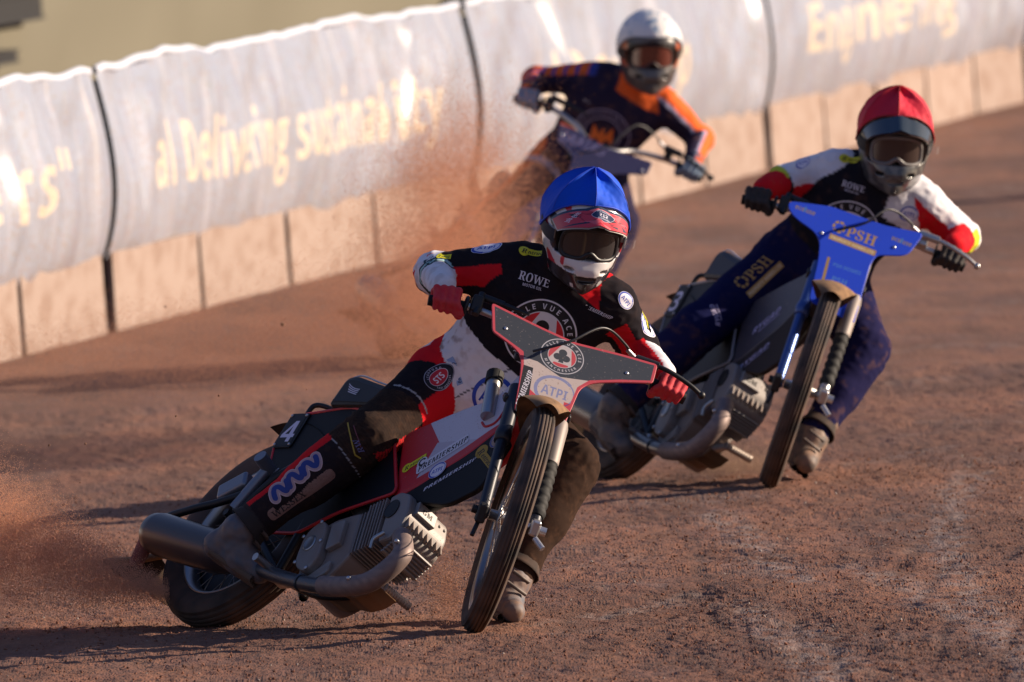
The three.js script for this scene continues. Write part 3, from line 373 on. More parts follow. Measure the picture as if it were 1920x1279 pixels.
  // front mudguard
  { const g = new THREE.PlaneGeometry(1, 1, 14, 20), p = g.attributes.position; for (let i = 0; i < p.count; i++) { const u = p.getX(i) * 2, v = p.getY(i) + 0.5, a = lerp(0.95, 2.15, v), w = 0.072 * Math.sin(Math.PI * clamp(v * 0.85 + 0.12, 0, 1)) + 0.008, r = 0.383 - 0.022 * u * u; p.setXYZ(i, FRONT.x + r * Math.cos(a), FRONT.y + r * Math.sin(a), u * w); } g.computeVertexNormals(); dustTint(g, [0.05, 0.03, 0.02], [0.27, 0.15, 0.07], 1.1, 16); obj('front_mudguard', st(g), MB.dirt, bike); }
  // frame
  obj('frame', [tube([[1.035, 0.86, 0], [0.9, 0.75, 0], [0.6, 0.66, 0], [0.3, 0.64, 0], [0.08, 0.6, 0]], 0.019), tube([[1.07, 0.76, 0], [1.02, 0.58, 0], [0.92, 0.46, 0], [0.8, 0.4, 0]], 0.017, 30), tube([[0.78, 0.1, 0.0], [0.6, 0.08, 0.03], [0.35, 0.14, 0.06]], 0.016, 30), ...[-1, 1].flatMap((s) => [tube([[0.36, 0.14, 0.06 * s], [0.2, 0.25, 0.085 * s], [0, 0.335, 0.09 * s]], 0.014), tube([[0.3, 0.64, 0.05 * s], [0.12, 0.5, 0.085 * s], [0, 0.335, 0.09 * s]], 0.013), rod([0.36, 0.14, 0.06 * s], [0.32, 0.65, 0.05 * s], 0.014)]), rod([0, 0.335, -0.12], [0, 0.335, 0.12], 0.012), rod(S(-0.16, 0, 0), S(0.03, 0, 0), 0.03)], o.frameMat ?? MB.dark, bike);
  // engine, cylinder laid forward
  const en = part('engine', bike), EA = 0.39, ex = V(Math.cos(EA), Math.sin(EA), 0), ey = V(-Math.sin(EA), Math.cos(EA), 0), EM = new THREE.Matrix4().makeBasis(ex, ey, V(0, 0, 1)).setPosition(0.57, 0.222, 0).multiply(new THREE.Matrix4().makeScale(0.82, 0.96, 1)), eb = (g) => g.applyMatrix4(EM);
  const AL = [0.25, 0.24, 0.235], tintE = (g, k = 0.8) => dustTint(g, AL, [0.2, 0.13, 0.095], k, 18);
  const cs = [[-0.125, -0.03, 0.05], [-0.10, 0.085, 0.04], [0.0, 0.112, 0.03], [0.10, 0.10, 0.02], [0.145, 0.09, 0.012], [0.145, -0.085, 0.012], [0.06, -0.15, 0.04], [-0.05, -0.155, 0.05], [-0.115, -0.11, 0.04]];
  obj('crankcase', eb(tintE(plate(cs, -0.085, 0.165, 0.008), 0.9)), MB.alloy, en);
  const cov = obj('crankcase_cover', eb(tintE(mergeGeometries([plate([[-0.118, -0.06, 0.05], [-0.1, 0.07, 0.05], [-0.02, 0.1, 0.04], [0.012, 0.06, 0.02], [0.012, -0.07, 0.02], [-0.04, -0.115, 0.04]], 0.078, 0.032, 0.006), plate([[0.02, 0.075, 0.01], [0.09, 0.07, 0.01], [0.092, -0.03, 0.01], [0.022, -0.035, 0.01]], 0.078, 0.02, 0.004), plate([[-0.06, -0.12, 0.02], [0.07, -0.085, 0.02], [0.065, -0.135, 0.02], [-0.04, -0.15, 0.02]], 0.074, 0.018, 0.004)].map(strip)), 0.7)), MB.alloy, en);
  for (const [x, y] of [[-0.1, 0.055], [-0.02, 0.088], [0.004, 0.0], [-0.035, -0.1], [-0.108, -0.05]]) obj('screw', eb(lathe([[0, 0], [0.007, 0], [0.0075, 0.004], [0.003, 0.0065], [0, 0.004]], [x, y, 0.109], [0, 0, 1], 12)), MB.bolt, cov);
  obj('cover_boss', eb(lathe([[0, 0], [0.03, 0], [0.03, 0.004], [0.024, 0.006], [0.022, 0.002], [0, 0.002]], [-0.055, 0.01, 0.109], [0, 0, 1], 24)), MB.steel, cov);
  const barrel = obj('cylinder', eb(tintE(rod([0.14, 0, 0], [0.3, 0, 0], 0.062))), MB.alloy, en);
  for (let i = 0; i < 9; i++) obj('fin', eb(tintE(box(0.0058, 0.165 + (i > 2 ? 0.024 : 0), 0.165 + (i > 2 ? 0.016 : 0), 0.153 + i * 0.0162, 0.0, 0, 0.0025))), MB.alloy, barrel);
  const head = obj('cylinder_head', eb(tintE(mergeGeometries([plate([[0.292, -0.09, 0.01], [0.295, 0.098, 0.012], [0.345, 0.102, 0.015], [0.405, 0.07, 0.02], [0.42, -0.005, 0.02], [0.395, -0.075, 0.02], [0.35, -0.095, 0.015]], -0.085, 0.17, 0.008)].map(strip)), 0.5)), MB.alloy, en);
  for (let i = 0; i < 6; i++) obj('head_fin', eb(tintE(box(0.07, 0.012, 0.0055, 0.392, 0.062, -0.07 + i * 0.022, 0.002, -0.9), 0.3)), MB.alloy, head);
  for (let i = 0; i < 6; i++) obj('head_fin', eb(tintE(box(0.02, 0.0075, 0.15, 0.375 - i * 0.013, -0.088 - i * 0.006, -0.005, 0.002, -0.2), 0.3)), MB.alloy, head);
  for (let i = 0; i < 8; i++) obj('head_fin', eb(tintE(box(0.02, 0.062, 0.007, 0.408, -0.032, -0.074 + i * 0.0205, 0.003, 0.3), 0.9)), MB.alloy, head);
  obj('name_plate', eb(tintE(box(0.02, 0.05, 0.08, 0.424, 0.024, 0.02, 0.004), 0.2)), MB.alloy, head);
  { const g = new THREE.PlaneGeometry(0.06, 0.03); g.rotateY(Math.PI / 2); g.translate(0.4355, 0.024, 0.02); obj('maker_letters', eb(g), printMat(T.gm), head); }
  obj('cam_cap', eb(lathe([[0, 0], [0.034, 0], [0.036, 0.003], [0.034, 0.004], [0.03, 0.002], [0, 0.002]], [0.325, 0.035, 0.085], [0, 0, 1], 28)), MB.dark, head);
  obj('spring', eb(tube([[0.335, -0.075, 0.095], [0.3, -0.1, 0.105], [0.29, -0.13, 0.1]], 0.007)), MB.steel, head);
  obj('sump', dustTint(plate([[0.54, 0.11], [0.6, 0.082], [0.66, 0.07], [0.72, 0.078], [0.78, 0.068], [0.84, 0.08], [0.88, 0.11]], -0.05, 0.08, 0.006, 0.01), [0.1, 0.06, 0.035], [0.3, 0.15, 0.06], 1), MB.dirt, en);
  obj('carburettor', [rod([0.5, 0.42, 0.01], [0.62, 0.36, 0.01], 0.03), rod([0.56, 0.33, 0.01], [0.58, 0.46, 0.01], 0.025)], MB.steel, en);
  // exhaust
  const ep = [[0.86, 0.27, 0.05], [0.95, 0.235, 0.085], [1.02, 0.15, 0.1], [0.98, 0.07, 0.108], [0.84, 0.045, 0.112], [0.7, 0.05, 0.115], [0.5, 0.08, 0.12], [0.3, 0.125, 0.135], [0.22, 0.14, 0.14]];
  const ex1 = obj('exhaust_pipe', [tube(ep, 0.0235, 70, 16), lathe([[0.0245, 0], [0.027, 0.004], [0.027, 0.01], [0.0245, 0.014]], [0.62, 0.06, 0.118], [-1, 0.16, 0.02], 20)], MB.pipe, bike);
  const sh = tube([[0.94, 0.25, 0.086], [1.025, 0.16, 0.104], [0.97, 0.066, 0.114], [0.86, 0.044, 0.117], [0.74, 0.046, 0.119]], 0.031, 40, 16); dustTint(sh, [0.16, 0.12, 0.115], [0.3, 0.22, 0.19], 0.9, 40); obj('heat_shield', sh, MB.shield, ex1);
  for (const q of [[1.01, 0.195, 0.134], [0.9, 0.05, 0.148]]) obj('clamp_screw', new THREE.SphereGeometry(0.008, 12, 8).translate(...q), MB.bolt, ex1);
  const ma = V(0.31, 0.125, 0.14), mb = V(-0.235, 0.228, 0.165), md = mb.clone().sub(ma);
  const mz = lathe([[0.02, 0], [0.03, 0.04], [0.055, 0.11], [0.066, 0.17], [0.067, md.length() - 0.05], [0.062, md.length() - 0.015], [0.05, md.length()], [0.03, md.length() - 0.004], [0.026, md.length() - 0.03]], ma.toArray(), md.toArray(), 40); dustTint(mz, [0.02, 0.024, 0.036], [0.1, 0.06, 0.04], 0.42, 14);
  const mu = obj('silencer', mz, new THREE.MeshPhysicalMaterial({ vertexColors: true, roughness: 0.3, metalness: 0.3, clearcoat: 0.2, clearcoatRoughness: 0.3 }), bike);
  // footrests
  const pr = []; for (let i = 0; i <= 40; i++) pr.push([0.0115 + 0.0025 * (i % 4 < 2 ? 1 : 0), i * 0.0026]); pr.unshift([0, 0]); pr.push([0, 0.106]);
  obj('footrest', [lathe(pr, [0.75, 0.172, -0.06], [0, 0.06, -1], 16), rod([0.66, 0.15, -0.05], [0.75, 0.172, -0.065], 0.014)], std(new THREE.Color(0.45, 0.38, 0.33), 0.6, 0.5), bike);
  obj('footrest', [rod([0.43, 0.115, 0.06], [0.44, 0.1, 0.2], 0.013), box(0.06, 0.04, 0.05, 0.43, 0.11, 0.07, 0.01)], MB.steel, bike);
  // bodywork
  for (const s of [1, -1]) {
    const out = [[-0.045, 0.635, 0.02], [0.0, 0.735, 0.03], [0.245, 0.76, 0.05], [0.5, 0.712, 0.08], [0.745, 0.43, 0.03], [0.5, 0.36, 0.05], [0.35, 0.285, 0.03], [0.12, 0.295, 0.03]];
    const sc = obj('side_cover', plate(out, s > 0 ? 0.062 : -0.070, 0.008, 0.002), o.coverMat, bike);
    if (o.trim) obj('cover_trim', tube(shapeOf(out, 0.03).getSpacedPoints(90).slice(0, 90).map((p) => V(p.x, p.y, 0.068 * s)), 0.0055, 180, 6, true), o.trim, sc);
    if (s > 0) { const np = obj('number_board', plate([[-0.04, 0.61], [-0.035, 0.738], [0.06, 0.738], [0.055, 0.61]], 0.0715, 0.004, 0.001, 0.012), MB.dark, sc); flatPrint('race_number', o.digit, 0.01, 0.674, 0.0768, 0.08, 0.122, 0, sc); for (const q of [[-0.03, 0.62], [-0.026, 0.728], [0.05, 0.728], [0.046, 0.62]]) obj('rivet', new THREE.SphereGeometry(0.005, 10, 6).translate(q[0], q[1], 0.0765), MB.bolt, sc); for (const q of o.coverPrints ?? []) flatPrint('sponsor_print', ...q, sc); }
  }
  { const g = new THREE.CylinderGeometry(0.372, 0.372, 0.15, 40, 4, true, 0, 1.5), p = g.attributes.position; g.rotateX(Math.PI / 2); g.rotateZ(1.95); g.translate(0, 0.335, 0); const mg = obj('rear_mudguard', g, std(o.guard ?? 0x14141a, 0.5, 0, { side: THREE.DoubleSide }), bike);
    obj('lifting_handle', tube([[-0.0, 0.735, 0.05], [0.005, 0.79, 0.045], [0.06, 0.8, 0], [0.06, 0.8, -0.03], [0.08, 0.755, -0.05]], 0.008), MB.dark, mg); obj('tail_tip', plate([[-0.1, 0.70, 0.01], [-0.02, 0.735, 0.01], [-0.02, 0.69, 0.01]], -0.06, 0.05, 0.004, 0.01), std(o.guard ?? 0x14141a, 0.4), mg); }
  const sd = obj('saddle', plate([[0.14, 0.755, 0.02], [0.155, 0.865, 0.03], [0.21, 0.872, 0.03], [0.33, 0.842, 0.05], [0.52, 0.8, 0.04], [0.55, 0.745, 0.02]], -0.09, 0.18, 0.022), std(o.seat ?? 0x0e0e14, 0.55), bike);
  obj('seat_piping', tube([[0.158, 0.868, 0.07], [0.205, 0.876, 0.072], [0.33, 0.846, 0.074], [0.5, 0.806, 0.074]], 0.003), std(0xb8b4bc, 0.5), sd);
  if (o.seatPrint) flatPrint('seat_print', o.seatPrint, 0.235, 0.81, 0.0915, 0.09, 0.045, -0.2, sd);
  const tk = [[0.58, 0.66, 0.04], [0.80, 0.745, 0.06], [0.95, 0.79, 0.03], [1.005, 0.885, 0.02], [1.09, 0.83, 0.02], [1.105, 0.69, 0.02], [0.985, 0.565, 0.03], [0.85, 0.475, 0.03], [0.73, 0.41, 0.02]];
  const tg = plate(tk, -0.05, 0.11, 0.014); { const uv = tg.attributes.uv, pp = tg.attributes.position; for (let i = 0; i < uv.count; i++) uv.setXY(i, (pp.getX(i) - 0.55) / 0.6, (pp.getY(i) - 0.38) / 0.55); }
  const tank = obj('fuel_tank', tg, new THREE.MeshStandardMaterial({ map: o.tankTex, roughness: 0.45 }), bike);
  for (const q of o.tankPrints ?? []) flatPrint('sponsor_print', ...q, tank);
  if (o.filler) { obj('filler_neck', rod([0.985, 0.705, 0.07], [0.905, 0.85, 0.07], 0.022), MB.steel, tank); obj('filler_cap', [rod([0.915, 0.832, 0.07], [0.897, 0.865, 0.07], 0.0275), box(0.012, 0.03, 0.016, 0.925, 0.858, 0.072, 0.003, 0.5)], MB.grip, tank); obj('filler_ring', tube([[0.96, 0.69, 0.061], [0.99, 0.675, 0.061], [1.03, 0.69, 0.061], [1.035, 0.75, 0.061], [0.99, 0.79, 0.061]], 0.004), o.trim ?? MB.dark, tank); }
  const bl = obj('belly_panel', plate([[1.06, 0.675, 0.02], [1.155, 0.615, 0.02], [1.14, 0.445, 0.03], [1.02, 0.385, 0.04], [0.86, 0.4, 0.04], [0.71, 0.385, 0.01], [0.85, 0.485, 0.01]], 0.04, 0.018, 0.004), o.bellyMat, bike);
  for (const q of o.bellyPrints ?? []) flatPrint('sponsor_print', ...q, bl);
  // dirt deflector behind the rear wheel
  const df = obj('dirt_deflector', (() => { const R = rng(4), pts = [[0.24, 0.04], [0.1, 0.185]]; for (let i = 1; i <= 16; i++) { const t = i / 16; pts.push([lerp(0.095, 0.135, t) + (R() - 0.5) * 0.014, lerp(0.175, -0.08, t) + (R() - 0.5) * 0.01]); } pts.push([0.2, -0.08]); const g = new THREE.ExtrudeGeometry(shapeOf(pts.map((p) => [p[1], p[0]])), { depth: 0.008, bevelEnabled: false }); g.rotateY(-Math.PI / 2); g.translate(-0.36, 0, 0); g.computeVertexNormals(); return dustTint(g, [0.012, 0.008, 0.006], [0.08, 0.04, 0.02], 0.9, 30); })(), MB.dirt, bike);
  obj('deflector_stay', tube([[0.03, 0.42, 0.1], [-0.06, 0.365, 0.125], [-0.15, 0.325, 0.145], [-0.27, 0.275, 0.15], [-0.33, 0.21, 0.12], [-0.355, 0.14, 0.1]], 0.0125, 40, 10), MB.dark, df);
  obj('deflector_edge', tube([[-0.352, 0.245, 0.03], [-0.352, 0.175, 0.1], [-0.355, 0.098, 0.19]], 0.012), (() => std(new THREE.Color(0.36, 0.2, 0.09), 0.9))(), df);
  obj('deflector_strut', rod([-0.25, 0.24, 0.165], [-0.33, 0.15, 0.11], 0.028, 0.022), std(new THREE.Color(0.25, 0.1, 0.09), 0.8), df);
  obj('rear_hub_clamp', [box(0.12, 0.06, 0.04, -0.06, 0.44, 0.1, 0.012, 0.5), rod([0.0, 0.36, 0.1], [0.06, 0.52, 0.1], 0.018), rod([0.055, 0.51, 0.09], [0.06, 0.52, 0.15], 0.022)], std(new THREE.Color(0.2, 0.22, 0.26), 0.4, 0.6), bike);
  obj('chain', tube([[0, 0.385, -0.085], [0.45, 0.27, -0.085], [0.48, 0.22, -0.085], [0.45, 0.18, -0.085], [0, 0.285, -0.085], [-0.05, 0.335, -0.085]], 0.007, 60, 6, true), MB.dark, bike);
  return bike;
}
T.gm = textTex(128, 64, [['GM', 34, 54, '#1a1614', 'serif', 110]]);

// ------------------------------------------------------------------ riders
const angleOn = (b, p) => { const d = b.b.clone().sub(b.a), L2 = d.lengthSq(), t = clamp(p.clone().sub(b.a).dot(d) / L2, -0.2, 1.2); const q = p.clone().sub(b.a).addScaledVector(d, -t), u = d.normalize(), e1 = (b.ref ?? V(0, 0, 1)).clone(); e1.addScaledVector(u, -e1.dot(u)).normalize(); const e2 = u.clone().cross(e1); return { t, phi: Math.atan2(q.dot(e2), q.dot(e1)), r: q.length() }; };
function helmetBasis(yaw, pitch, roll) { return new THREE.Matrix4().makeRotationZ(-roll).multiply(new THREE.Matrix4().makeRotationY(yaw)).multiply(new THREE.Matrix4().makeRotationX(pitch)); }
function makeHelmet(parent, M, o) { // helmet axes: x to the wearer's left, y up, z forward
  const h = part('helmet', parent), C = V(0, 0.02, -0.012), RX = 0.127, RY = 0.142, RZ = 0.156;
  const F = new Field(V(-0.16, -0.2, -0.2), V(0.16, 0.19, 0.22), 0.0045);
  F.each(V(-1, -1, -1), V(1, 1, 1), (x, y, z) => {
    const k0 = Math.hypot(x / RX, (y - C.y) / RY, (z - C.z) / RZ), k1 = Math.hypot(x / RX / RX, (y - C.y) / RY / RY, (z - C.z) / RZ / RZ) || 1e-6; let d = k0 * (k0 - 1) / k1;
    // chin bar: a wedge that runs forward and down to a blunt nose
    const t = clamp((z + 0.02) / 0.16, 0, 1), cx = lerp(0.108, 0.046, t * t) - 0.42 * Math.max(0, -0.085 - y) * (0.5 + t), cy0 = lerp(-0.055, -0.112, t), hh = lerp(0.085, 0.056, t), qx = Math.max(0, Math.abs(x) - cx + 0.03), qy = Math.max(0, Math.abs(y - cy0) - hh + 0.03), qz = Math.max(0, z - 0.115, -0.02 - z);
    d = smin(d, Math.hypot(qx, qy, qz) - 0.03, 0.03);
    const ex = Math.abs(x) / 0.108, ey = (y - 0.006 + 0.02 * ex * ex) / (0.056 - 0.012 * ex), port = Math.max((Math.pow(Math.pow(ex, 4) + Math.pow(Math.abs(ey), 4), 0.25) - 1) * 0.055, 0.062 - z); // eye port
    d = Math.max(d, -port);
    d = Math.max(d, -(Math.hypot(x / 0.085, (y + 0.17) / 0.08, (z + 0.03) / 0.1) - 1) * 0.08); // neck opening
    const mv = Math.hypot(Math.max(0, Math.abs(x) - 0.014), (y + 0.108) * 1.2) - 0.012; d = Math.max(d, -Math.max(mv, 0.128 - z)); // mouth vent
    for (const s of [-1, 1]) { const q = Math.hypot(Math.max(0, Math.abs(x - s * 0.052) - 0.008), y + 0.082 + s * 0) - 0.006; d = Math.max(d, -Math.max(q, 0.088 - z)); }
    return d;
  });
  const g = F.mesh(); paint(g, o.color); obj('shell', g.applyMatrix4(M), o.shellMat ?? new THREE.MeshPhysicalMaterial({ vertexColors: true, roughness: 0.3, clearcoat: 0.7, clearcoatRoughness: 0.15 }), h);
  // fabric cover in gores
  const nU = 132, nV = 34, pos = [], idx = [], edge = (th) => { const f = Math.cos(th); return o.coverEdge ? o.coverEdge(th) : lerp(1.78, 0.94, sstep(-0.25, 0.95, f)) - (f > 0.75 ? 0.06 * (f - 0.75) * 4 : 0); };
  for (let j = 0; j <= nV; j++) for (let i = 0; i < nU; i++) {
    const th = i / nU * 2 * Math.PI, v = j / nV, al = v * edge(th), gore = 6, dlt = ((th / (2 * Math.PI) * gore + 0.56) % 1 - 0.5) * 2 * Math.PI / gore, facet = o.smoothCover ? 1 : lerp(1, 1.1 * Math.cos(Math.PI / gore) / Math.cos(Math.PI / gore - Math.abs(dlt)), 0.85 * (1 - 0.75 * sstep(0.72, 1, v)));
    const dx = Math.sin(al) * Math.sin(th), dy = Math.cos(al), dz = Math.sin(al) * Math.cos(th), rr = 1 / Math.hypot(dx / (RX + 0.007), dy / (RY + 0.008), dz / (RZ + 0.007)), apex = o.smoothCover ? 0 : 0.02 * Math.exp(-al / 0.4);
    const wr = 0.001 * N3(dx * 7, dy * 7, dz * 7) + 0.0016 * N3(th * 4.5, al * 2.2, 8) * sstep(0.35, 0.95, v) + 0.0007 * N3(th * 14, al * 5, 2) * sstep(0.6, 1, v), R = rr * facet + apex + wr - 0.003 * sstep(0.95, 1, v); pos.push(C.x + dx * R, C.y + dy * R, C.z + dz * R);
  }
  for (let j = 0; j < nV; j++) for (let i = 0; i < nU; i++) { const a = j * nU + i, b = j * nU + (i + 1) % nU, c = a + nU, d = b + nU; idx.push(a, c, b, b, c, d); }
  const cg = new THREE.BufferGeometry(); cg.setAttribute('position', new THREE.Float32BufferAttribute(pos.slice(), 3)); cg.setIndex(idx); cg.computeVertexNormals(); if (o.coverColor) paint(cg, o.coverColor);
  obj('helmet_cover', cg.applyMatrix4(M), o.coverMat, h);
  if (!o.smoothCover) for (let k = 0; k < 6; k++) { const col = Math.round(((k + 0.94) % 6) / 6 * nU) % nU, sp = []; for (let j = 1; j <= nV; j += 3) { const q = (j * nU + col) * 3; sp.push(V(pos[q], pos[q + 1], pos[q + 2])); } obj('cover_seam', tube(sp, 0.0013, 30, 5).applyMatrix4(M), o.hemMat, h); }
  const hem = []; for (let i = 0; i < 96; i++) { const th = i / 96 * 2 * Math.PI, al = edge(th) - 0.01, dx = Math.sin(al) * Math.sin(th), dy = Math.cos(al), dz = Math.sin(al) * Math.cos(th), rr = 1 / Math.hypot(dx / (RX + 0.0065), dy / (RY + 0.0065), dz / (RZ + 0.0065)); hem.push(V(C.x + dx * rr, C.y + dy * rr, C.z + dz * rr)); }
  obj('cover_hem', tube(hem, 0.0032, 192, 6, true).applyMatrix4(M), o.hemMat, h);
  // peak
  if (o.peakMat) {
    const P = new THREE.PlaneGeometry(1, 1, 26, 10), p = P.attributes.position, mk = (off) => { const q = P.clone(), a = q.attributes.position; for (let i = 0; i < a.count; i++) { const u = p.getX(i) * 2, v = p.getY(i) + 0.5, w = lerp(0.118, 0.107, v), x = u * w, bend = Math.sqrt(Math.max(0, 1 - u * u * 0.96)), zz = lerp(0.035 + 0.09 * bend, 0.085 + 0.115 * bend, v), y = lerp(0.03 + 0.085 * bend, 0.018 + 0.062 * bend, v) + 0.01 * Math.max(0, 1 - Math.abs(u) * 3.2) + off; a.setXYZ(i, x, y, zz); } q.computeVertexNormals(); return q; };
    const top = mk(0.002), bot = mk(-0.003); obj('peak', top.applyMatrix4(M), o.peakMat, h); obj('peak_underside', bot.applyMatrix4(M), o.peakUnder ?? std(0xb9b2ac, 0.5, 0, { side: THREE.DoubleSide }), h);
  }
  // goggles: a curved frame, a lens and a strap
  const gog = part('goggles', h), on = (u, v, r = 0.128) => { const a = u / 0.128; return V(Math.sin(a) * r * 0.86, v - 0.012 * (u / 0.1) ** 2, 0.0 + Math.cos(a) * r); }, out = [];
  const outline = (t) => { const c = Math.cos(t), s = Math.sin(t), u = Math.sign(c) * Math.pow(Math.abs(c), 0.55) * 0.108; let v = Math.sign(s) * Math.pow(Math.abs(s), 0.6) * 0.047; if (s < 0) v += 0.019 * Math.exp(-((u / 0.022) ** 2)) * Math.min(1, -s * 1.4); return [u, v + 0.002]; };
  for (let i = 0; i < 80; i++) out.push(on(...outline(i / 80 * 2 * Math.PI)));
  obj('goggle_frame', tube(out, 0.0085, 160, 8, true).applyMatrix4(M), o.goggleMat, gog);
  const lp = [], li = [], nr = 10, na = 80; for (let j = 0; j <= nr; j++) for (let i = 0; i < na; i++) { const [u, v] = outline(i / na * 2 * Math.PI), q = on(u * j / nr, v * j / nr + 0.0 * (1 - j / nr), 0.131); lp.push(q.x, q.y, q.z); if (j) { } } for (let j = 0; j < nr; j++) for (let i = 0; i < na; i++) { const a = j * na + i, b = j * na + (i + 1) % na, c = a + na, d = b + na; li.push(a, b, c, b, d, c); }
  const lg = new THREE.BufferGeometry(); lg.setAttribute('position', new THREE.Float32BufferAttribute(lp, 3)); lg.setIndex(li); lg.computeVertexNormals(); obj('goggle_lens', lg.applyMatrix4(M), o.lensMat, gog);
  for (const s of [-1, 1]) { const q = new THREE.PlaneGeometry(1, 1, 16, 4), a = q.attributes.position; for (let i = 0; i < a.count; i++) { const u = a.getX(i) + 0.5, v = a.getY(i) * 0.044, ang = lerp(0.86, 2.2, u), dx = Math.sin(ang) * s, dz = Math.cos(ang), y = v + 0.0 + 0.012 * u, rr = 1 / Math.hypot(dx / (RX + 0.0055), dz / (RZ + 0.0055)) * Math.sqrt(Math.max(0.1, 1 - ((y - C.y) / RY) ** 2)); a.setXYZ(i, dx * rr, y, C.z + dz * rr); } q.computeVertexNormals(); obj('goggle_strap', q.applyMatrix4(M), o.strapMat, gog); if (o.strapTex && s < 0) { const w = q.clone(); } }
  obj('tear_off', (() => { const q = new THREE.PlaneGeometry(0.045, 0.026, 8, 4), a = q.attributes.position; for (let i = 0; i < a.count; i++) a.setZ(i, 0.006 * Math.sin(a.getX(i) * 160)); q.rotateY(0.5); q.translate(0.128, 0.0, 0.075); q.computeVertexNormals(); return q.applyMatrix4(M); })(), phys(0xffffff, 0.12, 0, { transmission: 0.93, thickness: 0, side: THREE.DoubleSide }), gog);
  return h;
}
function makeHand(parent, name, grip, barDir, fwd, wrist, mat, cuff, side) { // closed hand: fingers over the bar, thumb beneath; barDir points inboard
  const u = barDir.clone().normalize(), f = fwd.clone().addScaledVector(u, -fwd.dot(u)).normalize(), up = u.clone().cross(f); if (up.y < 0) up.negate();
  const at3 = (a, ang, r) => grip.clone().addScaledVector(u, a).addScaledVector(f, Math.cos(ang) * r).addScaledVector(up, Math.sin(ang) * r);
  const pts = [grip, wrist], lo = grip.clone().min(wrist).addScalar(-0.085), hi = grip.clone().max(wrist).addScalar(0.085), F = new Field(lo, hi, 0.0036);
  // palm from the wrist to the knuckles, behind and above the bar
  const kn = [0.036, 0.013, -0.011, -0.034].map((a, i) => at3(a, 1.75, 0.043 - (i === 3 ? 0.004 : 0)));
  F.cone(wrist, at3(0.018, 2.5, 0.05), 0.027, 0.021, 0.02); F.cone(wrist, at3(-0.022, 2.5, 0.05), 0.025, 0.02, 0.02);
  F.cone(at3(0.024, 2.5, 0.05), kn[0], 0.019, 0.0125, 0.016); F.cone(at3(-0.024, 2.5, 0.048), kn[3], 0.018, 0.0115, 0.016); F.cone(at3(0, 2.6, 0.046), at3(0, 1.85, 0.038), 0.02, 0.014, 0.016);
  [0.036, 0.013, -0.011, -0.034].forEach((a, i) => { // four fingers, three bones each
    const r = [0.0112, 0.0116, 0.0112, 0.0098][i], R = [0.031, 0.032, 0.031, 0.029][i], A = [1.75, 0.62, -0.72, -1.9].map((q, k) => k === 0 ? kn[i] : at3(a * (1 - 0.05 * k), q + (i === 3 ? 0.12 : 0), k === 1 ? R + 0.007 : R - 0.001));
    F.cone(A[0], A[1], r * 1.12, r, 0.0055); F.cone(A[1], A[2], r * 1.03, r * 0.95, 0.0055); F.cone(A[2], A[3], r * 0.95, r * 0.8, 0.0055);
  });
  F.cone(at3(0.03, 2.75, 0.05), at3(0.047, -2.6, 0.036), 0.016, 0.0125, 0.012); F.cone(at3(0.047, -2.6, 0.036), at3(0.05, -1.75, 0.032), 0.0122, 0.0108, 0.008); F.cone(at3(0.05, -1.75, 0.032), at3(0.044, -1.1, 0.033), 0.0108, 0.0088, 0.008);
  const g = F.mesh(); dustTint(g, mat.base, mat.dust ?? DUST, mat.amount ?? 0.25, 40);
  const glove = obj(name, g, VC(0.75), parent);
  if (cuff) { const d = wrist.clone().sub(grip).normalize(); obj('cuff', lathe([[0.031, -0.012], [0.036, -0.01], [0.037, 0.012], [0.032, 0.016]], wrist.toArray(), d.toArray(), 24), cuff, glove); }
  return glove;
}
